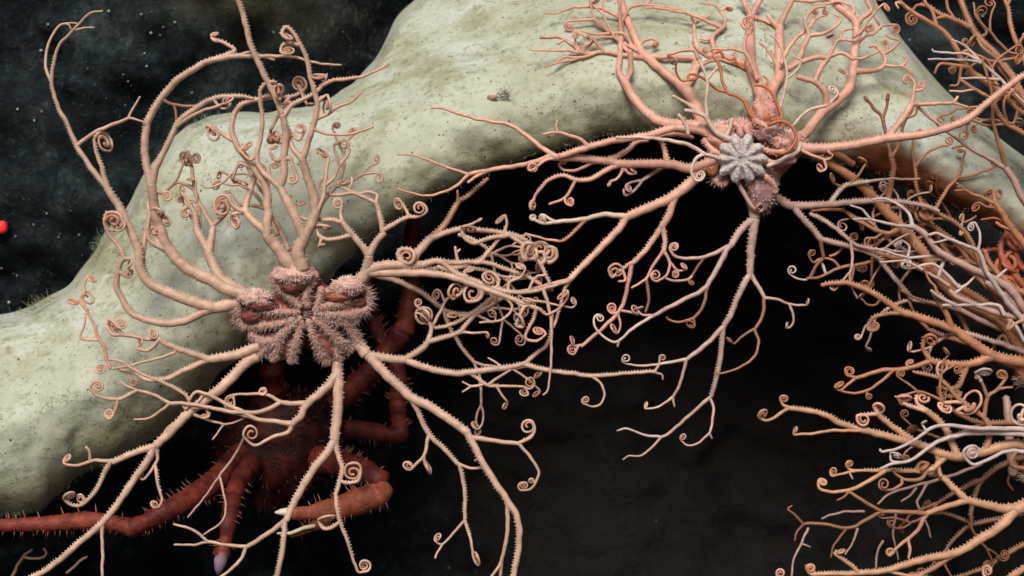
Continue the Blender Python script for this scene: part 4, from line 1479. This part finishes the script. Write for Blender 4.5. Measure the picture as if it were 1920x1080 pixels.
D = Star('t', 0, 4)
D.disc(2030, 900, 50, 120, 18, lin(214, 180, 140), lin(140, 70, 36), lin(220, 160, 100), 0.1, 0.3, 0.55, 1, 1, 900, 0.1)
D.limbs('''
1985,920 1920,948 1902,957 r14,12 d10 z-10 f
1902,957 1865,951 1812,937 r8.6,7
1812,937 1790,917 1762,892 1742,890 r6.4,5.4
1765,893 1757,862 1752,850 r4,3 n
1812,937 1780,948 1737,962 r6,5 n
1737,962 1690,960 1650,960 r4.6,3.8 kb n
1650,960 1620,940 1592,922 r3.8,3 kb n
1592,922 1582,932 1570,938 r2.6,1.8 kd n
1650,960 1620,977 1590,990 1540,982 1505,982 r4,3 kd n
1505,982 1490,965 1477,955 1485,948 r2.8,1.8 kd n
1505,982 1493,1000 1490,1015 r2.6,1.8 kd n
1590,990 1575,1007 1562,1025 1558,1045 r2.8,1.8 kd n
1737,962 1722,992 1705,1010 r4.4,3.6 n
1705,1010 1690,1020 1675,1034 1668,1042 @1670,1035 r3.4,3 n
1705,1010 1706,1030 1704,1048 r3.4,2.6 n
1902,957 1877,985 1840,1010 1795,1035 1727,1050 1660,1070 1600,1075 1540,1076 1520,1076 1513,1066 @1520,1066 r9.6,3.6 z-30
1610,1068 1592,1057 1578,1048 1565,1038 @1575,1035 r4.4,3
1795,1037 1752,1064 1720,1080 1680,1100 r5.6,4 kb
1660,1072 1700,1078 1750,1084 r3.6,2.6 n
1990,870 1915,834 1865,841 1815,855 1777,855 1727,835 1690,825 1640,812 1585,797 1540,775 1515,770 1480,765 r11,4.6 d0 z-10 f
1480,765 1468,760 1463,750 @1470,747 r3.4,2.4 n
1480,766 1460,777 1440,788 1424,784 @1431,776 r3.6,2.6 n
1690,825 1640,809 1600,808 1560,808 1520,813 1490,815 @1492,808 r4,2.6 n
1775,857 1755,873 1740,882 1700,883 1665,882 1600,882 1590,877 @1593,870 r5.6,2.6
1602,884 1562,893 @1563,884 r3,2 n
1595,885 1599,898 r2.4,1.8 n
1662,885 1615,910 1585,920 1555,922 1536,915 1535,902 @1543,904 r4.4,2.8 n
1720,878 1725,868 1740,868 @1732,875 r4,3 kb n
1740,885 1725,898 1700,900 1680,890 1674,882 r4.4,2.6 kb n
1690,908 1672,918 1655,918 @1658,908 r3.4,2.4 kb n
1757,850 1760,880 1765,893 r4,4 n
1720,835 1685,808 1660,790 1644,775 r6,5
1644,775 1637,762 @1648,767 r4,3 kp
1644,777 1625,777 1607,780 @1618,786 r3.8,2.8 kp
1790,845 1775,810 1760,790 1735,768 r7,5.6
1735,768 1720,757 1718,745 @1731,747 r4.4,3.2 kp
1737,770 1702,760 1683,747 @1697,746 r4.4,3.2 kp
1850,842 1856,810 1842,780 1802,752 1760,710 1712,697 r6,3 kb
1760,710 1757,692 1761,680 @1765,688 r3.4,2.6 kp n
1802,753 1770,755 1760,757 @1772,764 r3.8,2.8 kp n
1812,762 1795,770 1805,775 @1818,752 r4,3 kp n
1845,778 1852,745 1870,730 1887,708 @1878,704 r4.6,3 kb n
1870,730 1885,727 1898,726 r3,2.2 n kb
1852,745 1840,715 1828,708 r3.6,2.6 n kb
1838,715 1830,700 @1845,698 r4,3 kw n
1990,830 1920,806 1860,804 1815,802 1777,797 1745,803 1728,816 1690,838 1655,847 1650,842 r6,2.4 d-30 z-20 f kw n
1990,840 1920,815 1860,812 1815,813 1765,825 1727,850 1702,865 1672,870 1650,880 r6.4,2.6 d-40 z-20 f kw n
1690,868 1672,864 1669,850 @1681,854 r3,2 kw n
1735,805 1728,795 @1733,792 r2.6,2 kw n
1990,860 1920,847 1885,847 1852,862 1827,871 1812,862 @1822,850 r5,3 d-40 z-10 f kw n
1905,850 1895,870 1925,880 r5,4 kb n
1900,890 1893,830 1890,780 1886,745 r9,7 d60 f km
1905,870 1890,900 1900,920 r3,2 kd n d60 f
1960,1010 1940,1050 1910,1072 1890,1085 r7,6 d-20 f
1860,1095 1850,1082 @1851,1070 r4,3 kp f d-20 n
1960,800 1930,760 1915,780 1920,795 @1912,775 r4,3 kc f d-20 n
1920,610 1930,640 1950,680 r3,2 kw f d-20 n
1478,1085 1466,1084 @1464,1075 r3,2.4 kp f d-20 n
''')
for q in ((1960, 850, 3.0, 130, 6, 3, 'd', 60), (1960, 800, -3.0, 120, 5.6, 3, 'b', 60), (1930, 960, 2.9, 110, 5, 2, 'd', 80), (1950, 1010, 2.8, 110, 5, 2, 'b', 60)):
    D.grow(*q)
starD = D.build('tan orange basket star reaching in at the lower right, thick arm lined with hooks', group=GRP)

E_ = Star('o', 0, 5)
E_.disc(2050, 290, 60, 110, 18, lin(214, 170, 140), lin(140, 60, 36), lin(216, 140, 96), 0.1, 0.3, 0.55, 1, 1, 700, 0.1)
E_.limbs('''
2010,280 1945,225 1902,150 1870,105 1840,75 1822,50 1800,0 1785,-40 r8,4.6 d40 z60 f s-
1960,260 1905,160 1870,112 1845,92 1829,68 @1824,78 r5,3 d30 z40 f kb
1822,55 1790,37 1765,27 1740,12 1720,10 1707,24 @1710,36 r4.6,2.6 z20
1770,30 1755,35 1750,42 r3,2.4 n
2000,270 1950,230 1890,180 1860,160 1815,127 1785,77 1757,50 1715,25 1687,2 1680,-20 r8,3.4 d20 z40 f n
1757,50 1747,20 1735,5 1728,-20 r4,3 n
1690,5 1680,5 1685,16 r2.6,1.8 kp n
1815,128 1790,122 1765,120 1752,138 r4.2,2.4 n
1800,125 1800,145 1795,160 1782,160 r3.4,2 kb n
1790,122 1780,128 @1787,130 r3,2.2 kb n
1980,250 1945,170 1915,100 1897,57 1890,15 1880,-10 r6,3.6 d30 z50 f
1890,14 1897,-10 r3.2,2.4 n
1915,100 1912,80 1922,68 1935,72 r4,3 kb n
1975,260 1930,205 1877,150 1832,107 1807,85 1785,75 r5,2 d0 z20 f kw n
1838,112 1810,101 1790,100 1750,97 r3,1.8 kw n
1752,97 1748,92 r2,1.6 kw n
1875,150 1840,147 1802,146 r3,1.8 kw n
2000,290 1900,180 1865,185 1827,167 1802,150 r5,3 d15 f n
2010,300 1920,250 1885,230 1865,200 1870,185 r6,4 d0 f
1960,230 1915,210 1895,192 @1897,182 r5,3.2 d-5 f
1905,205 1900,230 1880,225 1870,215 r3,2 kb n
1885,232 1850,235 1815,222 r3.2,2 kb n
1845,120 1820,113 1795,112 1740,110 r2.8,1.8 kw n
1790,78 1815,88 r2,1.6 kw n
1930,200 1905,225 1920,232 @1910,228 r3,2 kw n
1825,165 1800,172 1780,170 r2.6,1.8 kp n
1940,90 1918,68 1925,60 r3,2.2 n
1780,-20 1775,10 1790,36 r3,2.6 n
1850,60 1830,30 1825,5 r3,2 kb n
1920,180 1880,135 1865,95 r5,3.4 d60 f kb
''')
for q in ((1960, 240, -2.5, 90, 5, 3, 'o', 60), (1970, 150, -2.4, 80, 4.4, 2, 'b', 70), (1960, 270, -2.75, 80, 4.4, 2, 'o', 30)):
    E_.grow(*q)
starE = E_.build('orange basket star arms fanning over dark rock at the top right corner', group=GRP)

# faint far basket star low in the left corner
F_ = Star('m', 300, 6)
F_.limbs('''
10,1110 28,1070 42,1045 60,1030 r3.4,2.4 f n
42,1047 65,1048 82,1045 87,1035 82,1028 r2.6,1.8 n
125,1075 150,1052 163,1045 r2.6,2 f n
''')
starF = F_.build('small grey-brown forked basket star far down in the lower left corner', group=GRP)

# faint thin arms hanging behind the lower right star
G_ = Star('m', 200, 8)
G_.limbs('''
1740,905 1700,915 1670,925 1645,945 r3,2 f n
1740,905 1725,930 1720,945 1735,975 1745,1008 r3,1.8 f n
1718,915 1705,930 1690,940 r2.6,2 f n
1620,960 1580,960 1540,972 r2.6,1.8 f n
1515,990 1502,1020 1488,1050 1484,1085 r2.6,1.8 f n
1502,1022 1520,1025 r2,1.4 n
1608,990 1600,1015 1585,1040 r2.6,1.6 f n
1655,1015 1645,1035 1642,1065 r2.6,1.8 f n
1680,965 1675,1000 1685,1050 r2.4,1.6 f n
1740,905 1790,890 1840,870 r3.4,3 f n
''')
starG = G_.build('dim thin grey basket star arms hanging behind the tan star', group=GRP)

# ------------------------------------------------------------------ orange brittle star wound round the pink star's arms
BR = Star('r', -40, 9)
BR.key = 'o'
PALE['x'] = lin(206, 122, 80)
BR.g.tube([(1432, 212, -28), (1434, 216, -30), (1437, 222, -30), (1440, 228, -28)], [5, 9, 9, 5], [PALE['x']] * 4, 10)
BR.limbs('''
1440,232 1410,217 1397,192 1380,180 1365,174 1354,150 1350,125 1342,112 1338,102 1350,97 1355,108 r3.8,2.6 d-30 z40 f kx n
1365,174 1350,170 1335,160 1320,148 1305,140 1293,140 r3,2.4 kx n
1293,140 1292,150 1305,148 1310,140 r2.6,2.2 kx n
1300,145 1278,150 1268,135 1268,120 r2.4,2 kx n
1440,234 1465,227 1485,238 1493,258 1487,273 1470,287 1452,287 r3.8,2.8 d-50 f kx n
1440,226 1465,220 1457,195 1445,172 1432,162 1415,160 r3.6,2.6 d-28 z10 f kx n
1465,222 1468,235 1460,245 r3,2.4 kx n
1432,165 1440,150 1432,142 r2.6,2 kx n
1355,105 1370,112 1380,108 r2.4,2 kx n
1388,108 1382,118 1395,128 1398,112 r2.6,2.2 kx n
1350,310 1335,325 1325,318 1310,325 r7,5 d-25 f kx n
''')
o = BR.g.build('brittle_star', M_STAR)
tag(o, "slender bright orange brittle star wound around the pink basket star's arms", 'brittle star')

# ------------------------------------------------------------------ spiny red crab under the sponge
def crab():
    g = Geo()
    R = random.Random(5)
    red, dark, spn = lin(140, 60, 48), lin(66, 27, 27), lin(190, 146, 126)
    # carapace: a pear-shaped lumpy shell
    b = len(g.v)
    NI, NJ = 30, 44
    cx, cy, cd = 522, 838, 330
    surf = []
    for i in range(NI + 1):
        th = math.pi * i / NI
        for j in range(NJ):
            ph = 2 * math.pi * j / NJ
            x, y, z = math.sin(th) * math.cos(ph), -math.cos(th), math.sin(th) * math.sin(ph)
            w = 1 - 0.22 * y
            n = noise.fractal(Vector((x * 2.4, y * 2.4, z * 2.4)), .8, 2, 4)
            k = 1 + 0.10 * n
            p = (cx + x * 118 * w * k - 12 * y, cy + y * 112 * k, cd + z * 74 * k)
            g.v.append(at(*p))
            g.c.append(mix(tuple(z * .5 for z in dark), tuple(z * .8 for z in red), clamp(0.15 + 0.9 * n)))  # body tones darkened to paint in its deep shade
            if z < -0.1:
                surf.append((p, (x, y, z)))
    for i in range(NI):
        for j in range(NJ):
            g.f.append((b + i * NJ + j, b + (i + 1) * NJ + j, b + (i + 1) * NJ + (j + 1) % NJ, b + i * NJ + (j + 1) % NJ))
    for _ in range(200):
        p, n = R.choice(surf)
        L = R.uniform(8, 24)
        q = tuple(p[i] + n[i] * L + R.uniform(-3, 3) for i in range(3))
        g.cone(at(*p), at(*q), 1.5 * U, dark, mix(red, spn, .5), 5)
    def leg(pts, spine_side=(0, 1), ns=1.0, lit_col=None):
        Q = catmull([tuple(float(z) for z in p) for p in pts], 4)
        C = [mix(mix(dark, lit_col or dark, .6), lit_col or red, clamp(0.6 + 0.8 * noise.noise(Vector((q[0] / 26, q[1] / 26, 0))))) for q in Q]  # limbs in the light get a brighter painted shell colour
        nq = len(Q) - 1
        RR = [q[3] * (1 + 0.12 * noise.noise(Vector((q[0] / 9, q[1] / 9, 1))) + 0.16 * math.exp(-(i / 3.0) ** 2) + 0.20 * math.exp(-((nq - i) / 3.5) ** 2)
                      - 0.12 * math.exp(-((nq - i - 8) / 3.0) ** 2)) for i, q in enumerate(Q)]
        g.tube([q[:3] for q in Q], RR, C, 14)
        for i in range(4, len(Q) - 4):
            if R.random() > 0.62 * ns:
                continue
            q = Q[i]
            tx, ty = Q[i + 1][0] - Q[i - 1][0], Q[i + 1][1] - Q[i - 1][1]
            l = math.hypot(tx, ty) or 1
            nx, ny = ty / l, -tx / l
            if nx * spine_side[0] + ny * spine_side[1] < 0:
                nx, ny = -nx, -ny
            if R.random() < 0.3:
                nx, ny = -nx, -ny
            zt = R.uniform(-.9, .3)
            k = 1 / math.sqrt(1 + zt * zt)
            L = R.uniform(8, 19)
            p = at(q[0] + nx * q[3] * .9 * k, q[1] + ny * q[3] * .9 * k, q[2] + zt * q[3] * .9 * k)
            e_ = at(q[0] + nx * (q[3] + L) * k + tx / l * 4, q[1] + ny * (q[3] + L) * k + ty / l * 4, q[2] + zt * (q[3] + L) * k)
            g.cone(p, e_, 1.9 * U, red, spn, 5)
    # long leg to the left edge
    leg([(455, 850, 290, 24), (400, 905, 200, 23), (330, 950, 130, 21), (262, 984, 100, 17), (246, 990, 96, 17)], (0, 1))
    leg([(250, 990, 96, 16), (215, 982, 92, 15), (165, 976, 88, 17), (90, 982, 80, 15), (10, 985, 74, 12), (-90, 990, 66, 10)], (0, 1), 1.2, lin(156, 72, 56))
    # leg straight down to a pale tip
    leg([(470, 870, 270, 22), (445, 910, 200, 18), (430, 970, 130, 16), (424, 1010, 118, 14), (415, 1042, 110, 15)], (1, 0.2), .7)
    # claw limb on the right
    leg([(600, 860, 290, 26), (650, 872, 230, 25), (695, 890, 150, 23), (716, 905, 134, 18)], (0.3, -1), .7)
    leg([(722, 912, 126, 15), (712, 926, 116, 22), (680, 938, 104, 25), (625, 955, 92, 22), (570, 962, 84, 13), (550, 962, 80, 11)], (0.2, 1), 1.0, lin(172, 92, 68))
    leg([(610, 972, 92, 14), (585, 988, 90, 11), (560, 998, 88, 7), (545, 1003, 86, 5)], (0.2, 1), .4, lin(160, 84, 62))
    # walking legs behind, bent upward
    leg([(585, 790, 330, 24), (640, 745, 340, 23), (700, 690, 345, 21), (752, 625, 350, 20)], (0, 1), 1.0)
    leg([(756, 625, 350, 19), (766, 580, 360, 19), (770, 520, 370, 17), (772, 440, 380, 15), (780, 380, 385, 12)], (1, 0), .7)
    leg([(600, 815, 330, 22), (660, 805, 335, 18), (735, 815, 338, 17), (756, 808, 340, 16)], (0, 1), .7)
    leg([(752, 818, 340, 15), (746, 760, 345, 17), (744, 690, 350, 16), (700, 600, 370, 14), (690, 520, 385, 12)], (1, 0), .9)
    leg([(520, 760, 320, 20), (515, 720, 280, 22), (508, 690, 250, 20)], (1, 0), .4)
    body = g.build('crab', M_CRAB)
    tag(body, 'dark red spiny crab crouching in the shade under the left basket star', 'crab')
    t = Geo()
    t.tube([(418, 1036, 101, 0)[:3], (414, 1050, 100), (411, 1066, 101), (409, 1078, 104)], [9, 13, 9, 3], [lin(130, 84, 80), lin(150, 128, 146), lin(150, 128, 146), lin(110, 80, 84)], 10)
    o = t.build('claw_tip', M_SPINE, body)
    tag(o, 'pale violet tip of the downward leg')
    t = Geo()
    t.tube([(556, 962, 80), (540, 960, 78), (526, 960, 76), (516, 961, 75)], [10, 9, 6, 2], [lin(220, 206, 190)] * 4, 10)
    o = t.build('claw_tip', M_SPINE, body)
    tag(o, 'white tip of the raised pincer')
    t = Geo()
    t.tube([(590, 986, 78), (570, 990, 76), (545, 1000, 76), (520, 1000, 76)], [4, 4, 3.5, 2], [lin(206, 188, 160)] * 4, 8)
    o = t.build('claw_tip', M_SPINE, body)
    tag(o, 'thin pale edge of the lower pincer')
crab()

# ------------------------------------------------------------------ small anemone on the sponge
def anemone():
    g = Geo()
    h = hit_depth(SPONGE_BVH, 928, 184)
    col = lin(188, 150, 130)
    g.tube([(918, 184, h + 4), (924, 183, h - 6), (930, 181, h - 14)], [6, 5, 3], [col] * 3, 12)
    R = random.Random(3)
    for k in range(26):
        an = R.uniform(-2.6, 0.5)
        L = R.uniform(12, 30)
        p = at(936 + R.uniform(-8, 18), 178 + R.uniform(-5, 8), h - 8)
        q = at(936 + math.cos(an) * L + R.uniform(-4, 16), 178 + math.sin(an) * L, h - R.uniform(6, 26))
        g.cone(p, q, 0.8 * U, lin(90, 80, 56), lin(80, 72, 52), 4)
    o = g.build('anemone', M_STAR)
    tag(o, 'tiny pink anemone with dark tentacles on the sponge between the two large stars', 'anemone')
anemone()

# ------------------------------------------------------------------ red laser spot on the rock at the left edge
def laser():
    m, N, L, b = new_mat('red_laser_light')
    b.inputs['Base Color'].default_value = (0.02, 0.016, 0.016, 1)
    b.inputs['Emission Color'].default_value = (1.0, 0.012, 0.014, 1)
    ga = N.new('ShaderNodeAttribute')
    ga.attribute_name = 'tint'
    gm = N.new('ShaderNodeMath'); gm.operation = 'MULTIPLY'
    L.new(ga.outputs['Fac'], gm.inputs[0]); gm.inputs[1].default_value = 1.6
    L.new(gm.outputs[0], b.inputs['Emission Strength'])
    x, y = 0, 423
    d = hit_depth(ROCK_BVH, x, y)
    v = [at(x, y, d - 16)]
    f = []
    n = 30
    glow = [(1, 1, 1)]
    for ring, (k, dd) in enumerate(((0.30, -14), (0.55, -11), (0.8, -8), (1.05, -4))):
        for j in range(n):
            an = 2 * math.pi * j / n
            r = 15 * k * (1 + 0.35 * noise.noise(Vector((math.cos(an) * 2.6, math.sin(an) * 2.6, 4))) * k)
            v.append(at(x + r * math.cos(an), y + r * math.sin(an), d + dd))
            w = (1, .75, .12, 0)[ring]  # laser light painted as emission, fading towards the rim
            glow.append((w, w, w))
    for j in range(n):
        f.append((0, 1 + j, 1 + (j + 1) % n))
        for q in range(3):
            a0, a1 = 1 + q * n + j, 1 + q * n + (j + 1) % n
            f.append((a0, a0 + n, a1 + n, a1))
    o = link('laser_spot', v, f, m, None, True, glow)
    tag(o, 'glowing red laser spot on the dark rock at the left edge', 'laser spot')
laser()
